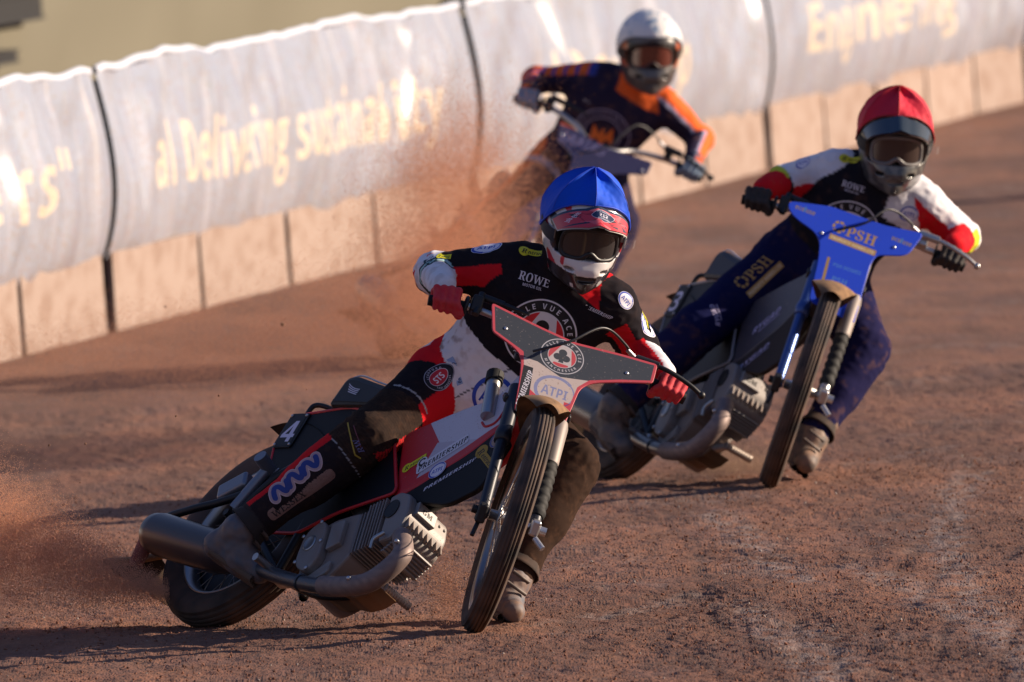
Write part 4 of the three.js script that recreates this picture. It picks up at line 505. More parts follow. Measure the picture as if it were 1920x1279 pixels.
function makeRider(label, J, o) {
  const base = J.seat.clone(), g0 = thing('person', label, 'person', base, 'speedway riders leaning through the bend');
  const rel = (v) => v.clone().sub(base), j = Object.fromEntries(Object.entries(J).map(([k, v]) => [k, rel(v)]));
  const hipC = j.hipR.clone().add(j.hipL).multiplyScalar(0.5), shC = j.shR.clone().add(j.shL).multiplyScalar(0.5), sp = shC.clone().sub(hipC), spine = sp.clone().normalize(), lat = j.shL.clone().sub(j.shR).normalize(), nrm = lat.clone().cross(spine).normalize();
  const on = (h, u, n = 0) => hipC.clone().addScaledVector(sp, h).addScaledVector(lat, u).addScaledVector(nrm, n);
  const bones = [];
  const lo = V(9, 9, 9), hi = V(-9, -9, -9); for (const k of Object.keys(j)) if (k !== 'head') { lo.min(j[k]); hi.max(j[k]); } lo.addScalar(-0.2); hi.addScalar(0.2);
  const F = new Field(lo, hi, o.cell), add = (grp, a, b, ra, rb, k = 0.035, flat, ref) => { F.cone(a, b, ra, rb, k, flat); bones.push({ grp, a, b, ra, rb, ref }); };
  add('torso', j.hipR.clone().lerp(hipC, 0.15), j.hipL.clone().lerp(hipC, 0.15), 0.118, 0.118, 0.05);
  add('torso', on(0.0, 0), on(0.35, 0), 0.142, 0.138, 0.06, [nrm, 1.2]); add('torso', on(0.3, -0.045), on(0.8, -0.06), 0.118, 0.135, 0.05, [nrm, 1.15]); add('torso', on(0.3, 0.045), on(0.8, 0.06), 0.118, 0.135, 0.05, [nrm, 1.15]);
  const shw = j.shL.clone().sub(j.shR).length() / 2;
  add('torso', on(0.93, -shw * 0.72, -0.01), on(0.93, shw * 0.72, -0.01), 0.088, 0.088, 0.05); add('torso', on(1.02, -shw * 0.45, -0.03), on(1.02, shw * 0.45, -0.03), 0.075, 0.075, 0.05);
  add('torso', on(0.98, 0, -0.01), j.head.clone().addScaledVector(spine, -0.09), 0.075, 0.068, 0.03);
  const kk = o.fat ?? 1;
  for (const s of ['R', 'L']) {
    add('ua' + s, j['sh' + s], j['el' + s], 0.071 * kk, 0.055 * kk, 0.035); add('fa' + s, j['el' + s], j['wr' + s], 0.054 * kk, 0.039 * kk, 0.03);
    add('th' + s, j['hip' + s], j['kn' + s], s === 'L' ? 0.125 : 0.112, 0.079, 0.045); add('shin' + s, j['kn' + s], j['an' + s], 0.078, 0.056, 0.035); F.cone(j['kn' + s].clone().lerp(j['an' + s], 0.15), j['kn' + s].clone().lerp(j['an' + s], 0.5), 0.07, 0.066, 0.04);
  }
  // cloth folds: ridges across the limbs, strongest near the joints
  const jn = ['elR', 'elL', 'knR', 'knL', 'shR', 'shL', 'hipR', 'hipL'].map((k) => j[k]).concat([hipC.clone().addScaledVector(sp, 0.25)]);
  F.each(lo, hi, (x, y, z, d) => { if (Math.abs(d) > 0.03) return d; let w = 0; for (const p of jn) { const q = Math.hypot(x - p.x, y - p.y, z - p.z); w = Math.max(w, 1 - q / 0.17); } w = clamp(w, 0, 1); return d + 0.0035 * N3(x * 7, y * 7, z * 7 + 5) + (0.0018 + 0.0058 * w) * (Math.abs(N3(x * 16 + 2, y * 22, z * 10)) - 0.4) + 0.0005 * N3(x * 50, y * 50, z * 30); });
  const g = F.mesh(), info = (v) => { let b = null, bd = 9; for (const q of bones) { const d = q.b.clone().sub(q.a), t = clamp(v.clone().sub(q.a).dot(d) / d.lengthSq(), 0, 1), e = v.distanceTo(q.a.clone().addScaledVector(d, t)) - lerp(q.ra, q.rb, t); if (e < bd) { bd = e; b = q; } } const w = v.clone().sub(hipC); return { grp: b.grp, ...angleOn(b, v), h: w.dot(sp) / sp.lengthSq(), u: w.dot(lat), n: w.dot(nrm) }; };
  paint(g, (v) => o.color(info(v), v)); const body = obj('body', g, new THREE.MeshPhysicalMaterial({ vertexColors: true, roughness: 0.95, specularIntensity: 0.12 }), g0);
  const dec = (name, tex, bone, t, phi, w, h, rot = 0, depth = 0.09) => { // print on a limb: along the bone, at an angle round it
    const q = bones.filter((b) => b.grp === bone)[0], d = q.b.clone().sub(q.a).normalize(), e1 = V(0, 0, 1).addScaledVector(d, -d.z).normalize(), e2 = d.clone().cross(e1), n = e1.multiplyScalar(Math.cos(phi)).addScaledVector(e2, Math.sin(phi)), c = q.a.clone().lerp(q.b, t).addScaledVector(n, lerp(q.ra, q.rb, t));
    const up = n.clone().cross(d).applyAxisAngle(n, rot), pg = printOn(g, c, n, up, w, h, depth); if (pg) obj(name, pg, printMat(tex), g0); };
  const decT = (name, tex, h, u, w, hh, rot = 0, tilt = 0, pit = 0) => { const n = nrm.clone().applyAxisAngle(spine, tilt).applyAxisAngle(lat, -pit), c = on(h, u, pit ? 0.02 : 0.1), pg = printOn(g, c, n, n.clone().cross(lat).applyAxisAngle(n, rot), w, hh, 0.13); if (pg) obj(name, pg, printMat(tex), g0); };
  o.prints?.(dec, decT);
  // head
  const HM = helmetBasis(...o.look).setPosition(j.head); makeHelmet(g0, HM, o.helmet);
  // hands
  makeHand(g0, 'glove', j.gripR, o.barR, o.fwd, j.wrR, o.glove, o.cuff, 1); makeHand(g0, 'glove', j.gripL, o.barL, o.fwd, j.wrL, o.glove, o.cuff, -1);
  // boots
  for (const s of ['R', 'L']) {
    const an = j['an' + s], he = j['he' + s], to = j['to' + s], kn = j['kn' + s], up = an.clone().sub(kn).normalize(), B = new Field(an.clone().min(he).min(to).addScalar(-0.12), an.clone().max(he).max(to).addScalar(0.12), 0.005);
    B.cone(an.clone().addScaledVector(up, -0.06), an.clone().addScaledVector(up, 0.03), 0.057, 0.05, 0.03); B.cone(an.clone().addScaledVector(up, 0.03), he, 0.05, 0.04, 0.025); B.cone(he, he.clone().lerp(to, 0.55), 0.042, 0.045, 0.03); B.cone(he.clone().lerp(to, 0.55), to, 0.046, 0.036, 0.03); B.cone(an.clone().addScaledVector(up, 0.04), he.clone().lerp(to, 0.6), 0.046, 0.036, 0.025);
    B.each(B.lo, B.lo.clone().addScalar(2), (x, y, z, d) => Math.abs(d) > 0.02 ? d : d + 0.0016 * N3(x * 30, y * 30, z * 30));
    const bgm = B.mesh(), bt = obj('boot', dustTint(bgm, o.boot, s === 'L' ? o.bootDustL ?? DUST : o.bootDust ?? DUST, s === 'L' ? 0.9 : 0.55, 18), s === 'L' && o.steelShoe ? VC(0.65) : VC(0.55), g0);
    const ft = to.clone().sub(he).normalize(), dn = up.clone().addScaledVector(ft, -up.dot(ft)).normalize(), w = ft.clone().cross(dn).normalize(), so = [0, 0.25, 0.5, 0.8, 1.05].map((t) => he.clone().lerp(to, t).addScaledVector(dn, 0.036));
    obj('sole', [-0.022, 0, 0.022].map((q) => tube(so.map((p) => p.clone().addScaledVector(w, q)), 0.012, 20, 8)), std(new THREE.Color(0.12, 0.075, 0.05), 0.9), bt);
    obj('boot_buckle', [tube([an.clone().addScaledVector(ft, 0.058).addScaledVector(w, -0.03), an.clone().addScaledVector(ft, 0.066), an.clone().addScaledVector(ft, 0.058).addScaledVector(w, 0.03)], 0.006), tube([an.clone().addScaledVector(up, 0.04).addScaledVector(ft, 0.07).addScaledVector(w, -0.035), an.clone().addScaledVector(up, 0.04).addScaledVector(ft, 0.078), an.clone().addScaledVector(up, 0.04).addScaledVector(ft, 0.07).addScaledVector(w, 0.035)], 0.006)], std(new THREE.Color(0.12, 0.09, 0.075), 0.6, 0.1), bt);
    const hc = s === 'L' ? 0.045 : 0.02; obj('trouser_hem', dustTint(lathe([[0.05, 0.03], [0.058, 0.0], [0.066, -0.025], [0.069, -0.034], [0.064, -0.034], [0.054, 0.0]], an.clone().addScaledVector(up, -hc).toArray(), up.clone().negate().toArray(), 28), o.hem ?? [0.014, 0.012, 0.012], MUD, s === 'L' ? 0.35 : 0.12, 24), VC(0.9), g0);
  }
  return g0;
}
const gripWorld = (P, gr) => { const M = poseMatrix(P).multiply(steerMatrix(P[6])), w = (a, z, k) => S(a, z, k).applyMatrix4(M); return { R: w(gr[0][0], gr[0][1], -0.08), L: w(gr[1][0], gr[1][1], -0.08), barR: w(gr[0][0] + 0.003, gr[0][1] - 0.06, -0.078).sub(w(gr[0][0] - 0.011, gr[0][1] + 0.06, -0.089)), barL: w(gr[1][0] + 0.003, gr[1][1] + 0.06, -0.078).sub(w(gr[1][0] - 0.011, gr[1][1] - 0.06, -0.089)), fwd: PERP.clone().transformDirection(M) }; };
function joints(P, gr, tab) { const G = gripWorld(P, gr), J = { gripR: G.R, gripL: G.L }; for (const [k, v] of Object.entries(tab)) J[k] = at(...v); J.seat = V(0.45, 0.8, 0).applyMatrix4(poseMatrix(P)); for (const k of ['R', 'L']) { const d = J['el' + k].clone().sub(J['grip' + k]).normalize(); J['wr' + k] = J['grip' + k].clone().addScaledVector(d, 0.09).add(V(0, 0.022, 0)); } return { J, G }; }

// ------------------------------------------------------------------ the three riders and their machines
const PXZ = (z) => (0.4 - z) * 1280, PYA = (a) => (0.24 - a) * 1281;
const speck = (x, w, h, n, seed, cols, max = 5) => { const r = rng(seed); for (let i = 0; i < n; i++) { x.fillStyle = `rgba(${cols[Math.floor(r() * cols.length)]},${0.1 + r() * 0.5})`; x.beginPath(); x.ellipse(r() * w, r() * h, 0.6 + r() * max, 0.6 + r() * max * 0.6, r() * 3, 0, 7); x.fill(); } };
const pathZA = (x, pts) => { x.beginPath(); pts.forEach(([a, z], i) => i ? x.lineTo(PXZ(z), PYA(a)) : x.moveTo(PXZ(z), PYA(a))); x.closePath(); };
const plate1 = [[0.165, 0.214], [0.135, 0.05], [0.12, -0.06], [0.135, -0.2], [0.142, -0.312], [0.066, -0.312], [0.03, -0.22, 0.05], [-0.012, -0.132, 0.04], [-0.05, -0.105, 0.02], [-0.2, -0.088], [-0.215, 0.066], [-0.05, 0.078, 0.05], [0.015, 0.092, 0.05], [0.058, 0.19]];
const plateTex1 = canvas(1024, 820, (x, w, h) => {
  x.fillStyle = '#2a303b'; x.fillRect(0, 0, w, h);
  x.fillStyle = '#b3a49f'; pathZA(x, [[0.0, 0.12], [0.0, -0.2], [-0.3, -0.2], [-0.3, 0.12]]); x.fill(); speck(x, w, h, 900, 3, ['150,130,118', '190,178,176', '120,100,90'], 6);
  x.fillStyle = '#2a303b'; pathZA(x, [[0.24, 0.4], [0.24, -0.4], [0.03, -0.4], [0.0, -0.16], [-0.03, -0.04], [0.005, 0.05], [0.03, 0.4]]); x.fill();
  x.fillStyle = '#b53643'; pathZA(x, [[-0.1, 0.12], [-0.1, 0.06], [-0.16, -0.03], [-0.19, -0.1], [-0.3, -0.1], [-0.3, 0.12]]); x.fill(); pathZA(x, [[-0.12, -0.07], [-0.12, -0.2], [-0.3, -0.2], [-0.3, -0.08]]); x.fill();
  x.save(); x.translate(PXZ(-0.035) - 90, PYA(-0.085) - 75); x.globalAlpha = 0.4; atpi(x, 180, 170, null); x.restore();
  x.save(); x.translate(PXZ(-0.03) - 92, PYA(0.05) - 92); x.scale(184 / 512, 184 / 512); emblem(x, 256, 256, 246, { bg: '#2a303b', red: '#b03c46', white: '#b0a8aa', ring: '#b4b1b8', club: '#2e333c' }); x.restore();
  x.strokeStyle = '#b23a48'; x.lineWidth = 20; x.lineJoin = 'round'; pathZA(x, plate1); x.stroke();
  x.fillStyle = '#14151b'; pathZA(x, [[-0.03, 0.075], [-0.03, 0.045], [-0.22, 0.03], [-0.22, 0.065]]); x.fill(); x.save(); x.translate(PXZ(0.055), PYA(-0.12)); x.rotate(-Math.PI / 2 + 0.08); x.fillStyle = '#c9c5d0'; x.font = 'italic bold 30px sans-serif'; x.textAlign = 'center'; x.textBaseline = 'middle'; x.fillText('PREMIERSHIP', 0, 0, 190); x.restore();
  speck(x, w, h, 2600, 8, ['150,128,114', '96,82,76', '178,160,150'], 3);
});
const plate2 = [[0.085, 0.245, 0.03], [0.12, 0.1], [0.118, -0.1], [0.138, -0.23, 0.02], [0.03, -0.2, 0.03], [-0.008, -0.1, 0.02], [-0.05, -0.09, 0.02], [-0.305, -0.1, 0.01], [-0.275, 0.066, 0.02], [-0.1, 0.08, 0.03], [-0.005, 0.1, 0.05], [0.035, 0.215, 0.05]];
const plateTex2 = canvas(1024, 820, (x, w, h) => {
  x.fillStyle = '#0540cf'; x.fillRect(0, 0, w, h); x.save(); x.translate(PXZ(0.075), PYA(0.085)); x.rotate(0.05); x.scale(0.46, 0.5); x.drawImage(T.psh.image, 0, 0); x.restore();
  for (const [a, z] of [[0.095, 0.215], [0.1, -0.13]]) { x.save(); x.translate(PXZ(z), PYA(a)); x.rotate(0.05); x.drawImage(T.pshSmall.image, 0, 0, 100, 50); x.restore(); }
  x.fillStyle = '#a5834a'; pathZA(x, [[-0.08, 0.055], [-0.08, 0.045], [-0.24, 0.035], [-0.24, 0.046]]); x.fill(); x.fillStyle = 'rgba(80,130,200,0.8)'; x.font = 'bold 26px sans-serif'; x.fillText('PSH HOMES', PXZ(0.03), PYA(-0.11), 130);
  x.font = 'bold 40px sans-serif'; x.fillText('PSH', PXZ(0.02), PYA(-0.17), 110); speck(x, w, h, 700, 18, ['110,90,120', '30,50,150'], 3);
});
const plateTex3 = canvas(1024, 820, (x, w, h) => { x.fillStyle = '#2e2d55'; x.fillRect(0, 0, w, h); x.fillStyle = '#67628a'; x.font = 'italic bold 84px sans-serif'; x.save(); x.translate(PXZ(0.16), PYA(0.06)); x.fillText('JAMES', 0, 0, 400); x.restore(); x.strokeStyle = '#a29cb4'; x.lineWidth = 22; pathZA(x, plate1); x.stroke(); x.fillStyle = '#c0552c'; x.fillRect(PXZ(0.2), PYA(0.14), 400, 14); speck(x, w, h, 900, 28, ['150,128,124', '90,80,110'], 4); });
const tankTex1 = canvas(1024, 900, (x, w, h) => { const X = (v) => (v - 0.55) / 0.6 * w, Y = (v) => h - (v - 0.38) / 0.55 * h, poly = (p, c) => { x.fillStyle = c; x.beginPath(); p.forEach((q, i) => i ? x.lineTo(X(q[0]), Y(q[1])) : x.moveTo(X(q[0]), Y(q[1]))); x.closePath(); x.fill(); };
  x.fillStyle = '#c8c2cc'; x.fillRect(0, 0, w, h); poly([[0.5, 0.8], [0.66, 0.72], [0.80, 0.62], [0.86, 0.55], [0.86, 0.35], [0.5, 0.35]], '#c01824'); poly([[0.79, 0.62], [0.98, 0.63], [1.05, 0.68], [1.2, 0.76], [1.2, 0.3], [0.79, 0.3]], '#b9b0bc'); poly([[0.70, 0.43], [0.86, 0.53], [0.95, 0.6], [1.02, 0.66], [1.13, 0.74], [1.15, 0.7], [0.98, 0.54], [0.84, 0.45], [0.72, 0.38]], '#c01824'); speck(x, w, h, 1500, 31, ['140,110,100', '110,80,70', '180,160,160'], 4); });
const plain = (hex, seed, cols) => canvas(256, 256, (x, w, h) => { x.fillStyle = hex; x.fillRect(0, 0, w, h); speck(x, w, h, 300, seed, cols, 4); });
const cfg1 = {
  grips: [[0.237, 0.338], [0.186, -0.385]], plate: plate1, plateTex: plateTex1, rivets: [[0.085, 0.155], [0.07, -0.23]], fork: phys(new THREE.Color(0.012, 0.015, 0.025), 0.4, 0.1), coverMat: phys(0x0c0c11, 0.6, 0, { specularIntensity: 0.5 }), trim: std(0xc01c26, 0.5), digit: T.n4, seatPrint: T.wings, tankTex: tankTex1, filler: true, bellyMat: phys(0x0e0d11, 0.6, 0, { specularIntensity: 0.5 }),
  coverPrints: [[T.league, 0.02, 0.5, 0.0765, 0.12, 0.018, 0.5]],
  tankPrints: [[T.leagueBig, 0.845, 0.585, 0.0615, 0.21, 0.066, 0.62], [T.round, 0.875, 0.515, 0.0618, 0.075, 0.062, 0.4], [T.yellow, 0.735, 0.545, 0.0614, 0.1, 0.036, 0.6]],
  bellyPrints: [[T.league, 0.945, 0.5, 0.0592, 0.23, 0.026, 0.58], [T.emblemDusty, 1.035, 0.478, 0.0594, 0.11, 0.095, 0], [T.yellowDusty, 1.075, 0.56, 0.0592, 0.14, 0.06, -0.5], [T.roundDusty, 1.09, 0.63, 0.0596, 0.075, 0.075, 0]],
};
const cfg2 = {
  grips: [[0.142, 0.345], [0.168, -0.35]], plate: plate2, plateTex: plateTex2, rivets: [[0.005, 0.1], [0.045, -0.15]], fork: phys(new THREE.Color(0.05, 0.1, 0.3), 0.3, 0.5), fork2: MB.steel, coverMat: std(0x18161a, 0.6), trim: std(0x8b8688, 0.5), digit: T.n3, tankTex: plain('#4c464c', 41, ['120,100,100', '60,60,90']), bellyMat: std(0x2a1e1a, 0.8), leverMat: MB.steel, seat: 0x1a1a2c,
  tankPrints: [[T.kygad, 0.85, 0.6, 0.0615, 0.2, 0.06, 0.62]], bellyPrints: [[T.kygad, 0.9, 0.46, 0.0592, 0.22, 0.04, 0.6]],
};
const cfg3 = { grips: [[0.271, 0.36], [0.248, -0.37]], plate: plate1.map(([a, z, k]) => [0.04 + (a - 0.04) * 0.82, z * (z > 0 ? 0.85 : 0.72), k]), plateTex: plateTex3, rivets: [[0.085, 0.155], [0.07, -0.2]], fork: MB.steel, coverMat: std(0x26244a, 0.6), digit: T.n1, tankTex: plain('#3a3860', 51, ['120,100,100', '60,60,90']), bellyMat: std(0x24201f, 0.8) };
const B1 = [-0.987, 0.002, -1.285, 0.61, 0.712, 0.036, -0.571], B2 = [0.284, -0.007, -8.783, 0.383, 0.603, 0.027, -0.427], B3 = [-0.505, -0.006, -19.276, 0.3, 0.66, 0.03, -0.42];
makeBike('speedway_motorcycle', 'red, white and black speedway motorcycle with race number 4', B1, cfg1);
makeBike('speedway_motorcycle', 'blue plated speedway motorcycle with race number 3', B2, cfg2);
makeBike('speedway_motorcycle', 'dark purple speedway motorcycle half hidden in dust before the fence', B3, cfg3);

const RED = [0.66, 0.012, 0.022], BLACK = [0.012, 0.012, 0.017], WHITE = [0.74, 0.73, 0.77], MUD = [0.2, 0.098, 0.055], NAVY = [0.014, 0.017, 0.04], ORANGE = [0.8, 0.14, 0.035];
const inR = (x, a, b) => x > a && x < b;
const fl = (v, f = 20, o = 3) => fbm3(v.x * f, v.y * f, v.z * f, o);
{
  const { J, G } = joints(B1, cfg1.grips, { head: [1096, 433, -1.12], shR: [968, 500, -1.24], shL: [1148, 572, -1.24], elR: [815, 512, -1.32], elL: [1196, 655, -1.36], hipR: [838, 712, -1.36], hipL: [925, 735, -1.34], knR: [690, 822, -1.06], knL: [1072, 872, -1.03], anR: [468, 985, -1.02], heR: [412, 1022, -1.05], toR: [486, 1072, -0.98], anL: [968, 1075, -0.84], heL: [930, 1122, -0.9], toL: [962, 1146, -0.7] });
  const color = (i, v) => {
    const n = fl(v, 18), d = fl(v, 60, 2); let c = BLACK, dirt = 0.06;
    if (i.grp === 'torso') {
      c = BLACK; if (i.h < 0.36 + 0.1 * Math.abs(i.u)) c = WHITE; if (i.h < 0.36 && (i.u < -0.13 || i.u > 0.14)) c = RED; if (i.h > 1.09 && Math.abs(i.u) > 0.095) c = RED; if (i.h < 0.02 && i.n < 0.0) c = RED;
      if (c === WHITE && Math.abs((i.u * 1.0 - i.h * 0.3 + 0.02)) < 0.0022) c = [0.05, 0.05, 0.07];
    } else if (i.grp === 'uaR') { c = BLACK; if (inR(i.phi, -0.72, 0.22) && i.t > 0.08) c = RED; if (i.t > 0.86 && i.phi > 0.3) c = WHITE; if (i.t > 0.9 && inR(i.phi, -0.5, 0.4)) c = RED; }
    else if (i.grp === 'faR') { c = i.t < 0.12 && i.phi < -0.2 ? RED : WHITE; if (inR(i.t, 0.3, 0.34) || inR(i.t, 0.42, 0.45)) c = BLACK; if (inR(i.t, 0.34, 0.42)) c = [0.35, 0.55, 0.55]; if (inR(i.phi, 1.3, 2.4) && i.t > 0.25) c = [0.02, 0.025, 0.025]; if (inR(i.t, 0.2, 0.44) && inR(i.phi, -0.6, 0.1) && N3(v.x * 90, v.y * 90, v.z * 90) > 0) c = [0.02, 0.06, 0.07]; }
    else if (i.grp === 'uaL') { c = BLACK; if (inR(i.phi, -0.15, 0.75) && i.t > 0.15) c = RED; }
    else if (i.grp === 'faL') { c = inR(i.phi, -0.75, 1.5) ? RED : i.phi <= -0.75 ? (i.t < 0.35 ? BLACK : WHITE) : WHITE; }
    else if (i.grp === 'thR') { c = BLACK; if (i.phi < -0.05 || i.phi > 2.6) c = RED; if (i.t < 0.22 && i.phi > -0.8 && i.phi < 1.8) c = i.phi > -0.1 && i.t < 0.05 ? WHITE : RED; if (i.t > 0.62) { c = i.phi < -0.75 ? RED : [0.018, 0.015, 0.014]; dirt = 0.2; if (Math.sin(i.t * 260) > 0.45) c = [0.008, 0.008, 0.01]; } if (inR(i.t, 0.555, 0.57) && inR(i.phi, -0.5, 1.2)) c = [0.4, 0.4, 0.42]; }
    else if (i.grp === 'shinR') { c = BLACK; dirt = 0.13; if (i.phi > 0.95 && i.t > 0.12) c = RED; if (i.t < 0.2) { c = [0.018, 0.015, 0.014]; dirt = 0.22; if (Math.sin(i.t * 260) > 0.45) c = [0.008, 0.008, 0.01]; } if (inR(i.t, 0.2, 0.206) && inR(i.phi, -1.2, 1)) c = [0.35, 0.35, 0.36]; if (i.t > 0.93) c = [0.03, 0.028, 0.03]; }
    else if (i.grp === 'thL') { c = i.t < 0.3 ? WHITE : [0.02, 0.013, 0.011]; dirt = 0.14; }
    else if (i.grp === 'shinL') { c = [0.02, 0.013, 0.011]; dirt = 0.2; }
    const m = c === WHITE ? sstep(0.05, 0.4, n + 0.12 * d) * 0.75 * (i.grp === 'torso' ? sstep(0.0, -0.16, i.u) * 0.9 + 0.15 : 0.3) : sstep(-0.1, 0.7, n * 0.6 + d * 0.5) * dirt * 0.9 + dirt * 0.45;
    return mix3(c, c === WHITE ? [0.22, 0.12, 0.08] : MUD, clamp(m, 0, 0.85));
  };
  makeRider('speedway rider in blue helmet cover, red gloves and black, red and white race suit', J, {
    cell: 0.0052, fat: 1.08, color, look: [0.2, 0.3, 0.17], fwd: G.fwd, barR: G.barR, barL: G.barL, glove: { base: [0.56, 0.012, 0.03], dust: [0.4, 0.22, 0.2], amount: 0.16 }, cuff: std(0x1b1b20, 0.7), boot: [0.075, 0.085, 0.11], bootDust: [0.24, 0.13, 0.075], steelShoe: true,
    prints: (dec, decT) => {
      decT('team_emblem', T.emblem, 0.67, 0.035, 0.235, 0.235, 0.12); decT('sponsor_print', T.oil, 1.02, -0.095, 0.1, 0.05, 0.08); decT('sponsor_print', T.league, 0.98, 0.125, 0.1, 0.019, -0.1); decT('sponsor_print', T.roundOpen, 0.1, 0.065, 0.15, 0.14, 0.0);
      dec('shoulder_badge', T.round, 'uaR', 0.3, 1.15, 0.105, 0.06, Math.PI); dec('shoulder_badge', T.yellow, 'uaR', 0.8, 0.75, 0.045, 0.032, Math.PI); dec('shoulder_badge', T.round, 'uaL', 0.55, -1.1, 0.1, 0.06); dec('shoulder_badge', T.yellow, 'faL', 0.1, -0.9, 0.07, 0.036);
      dec('thigh_badge', T.badge, 'thR', 0.3, 0.25, 0.115, 0.085, Math.PI * 1.02); dec('sponsor_print', T.blueText, 'thR', 0.18, 0.1, 0.026 * 3.4, 0.024, Math.PI * 1.4); dec('sponsor_print', T.waves, 'shinR', 0.56, 0.55, 0.21, 0.078, Math.PI); dec('sponsor_print', T.stripe, 'shinR', 0.1, 0.35, 0.13, 0.05, Math.PI * 1.45); dec('sponsor_print', T.wessex, 'shinR', 0.6, -0.22, 0.24, 0.046, Math.PI);
      decT('shoulder_badge', T.yellow, 1.12, -0.14, 0.095, 0.04, 0.15, 0, 0.95); decT('shoulder_badge', T.round, 1.08, 0.165, 0.06, 0.05, -0.5, 0.3, 0.5);
    },
    helmet: {
      color: (v) => { const e = Math.abs(v.x) / 0.108, inPort = v.z > 0.05 && v.z < 0.125 && Math.abs(v.y - 0.006) < 0.05 && Math.abs(v.x) < 0.1 && Math.hypot(v.x / 0.127, (v.y - 0.02) / 0.142, (v.z + 0.012) / 0.156) < 0.95; if (inPort) return [0.012, 0.012, 0.014]; const n = N3(v.x * 14 + 3, v.y * 11, v.z * 9); if (v.y < -0.098 + 0.05 * Math.abs(v.x) * 8 * 0.3 && v.z > 0.02 && n < 0.55) return [0.02, 0.018, 0.02]; if (Math.abs(v.x) > 0.07 && n > 0.35) return [0.55, 0.03, 0.05]; if (Math.abs(v.x) > 0.07 && n < -0.45) return [0.03, 0.03, 0.05]; return [0.66, 0.64, 0.64]; },
      coverMat: phys(new THREE.Color(0.003, 0.075, 0.62), 0.7, 0, { specularIntensity: 0.4, side: THREE.DoubleSide }), hemMat: std(new THREE.Color(0.01, 0.06, 0.55), 0.6),
      peakMat: new THREE.MeshPhysicalMaterial({ roughness: 0.35, clearcoat: 0.4, side: THREE.DoubleSide, map: canvas(512, 256, (x, w, h) => { x.fillStyle = '#c4303c'; x.fillRect(0, 0, w, h); const r = rng(61); for (let i = 0; i < 26; i++) { x.fillStyle = ['#14141c', '#d05a62', '#1c2536', '#e06a70', '#a01824'][i % 5]; x.beginPath(); let cx = r() * w, cy = r() * h; x.moveTo(cx, cy); for (let k = 0; k < 6; k++) { cx += (r() - 0.5) * 150; cy += (r() - 0.5) * 90; x.lineTo(cx, cy); } x.closePath(); x.fill(); } x.fillStyle = '#24324a'; x.fillRect(0, h - 30, w, 30); x.drawImage(T.badgePeak.image, 205, 70, 170, 150); x.save(); x.translate(60, 130); x.rotate(0.9); x.fillStyle = '#d8d4da'; x.font = 'bold 44px sans-serif'; x.fillText('Top Gear', -40, 0, 150); x.restore(); }) }),
      goggleMat: std(0x15161c, 0.45), lensMat: phys(new THREE.Color(0.03, 0.028, 0.03), 0.12, 0.0, { clearcoat: 0.25, clearcoatRoughness: 0.12, side: THREE.DoubleSide }), strapMat: std(0x181a2a, 0.7, 0, { side: THREE.DoubleSide }),
    },
  });
}
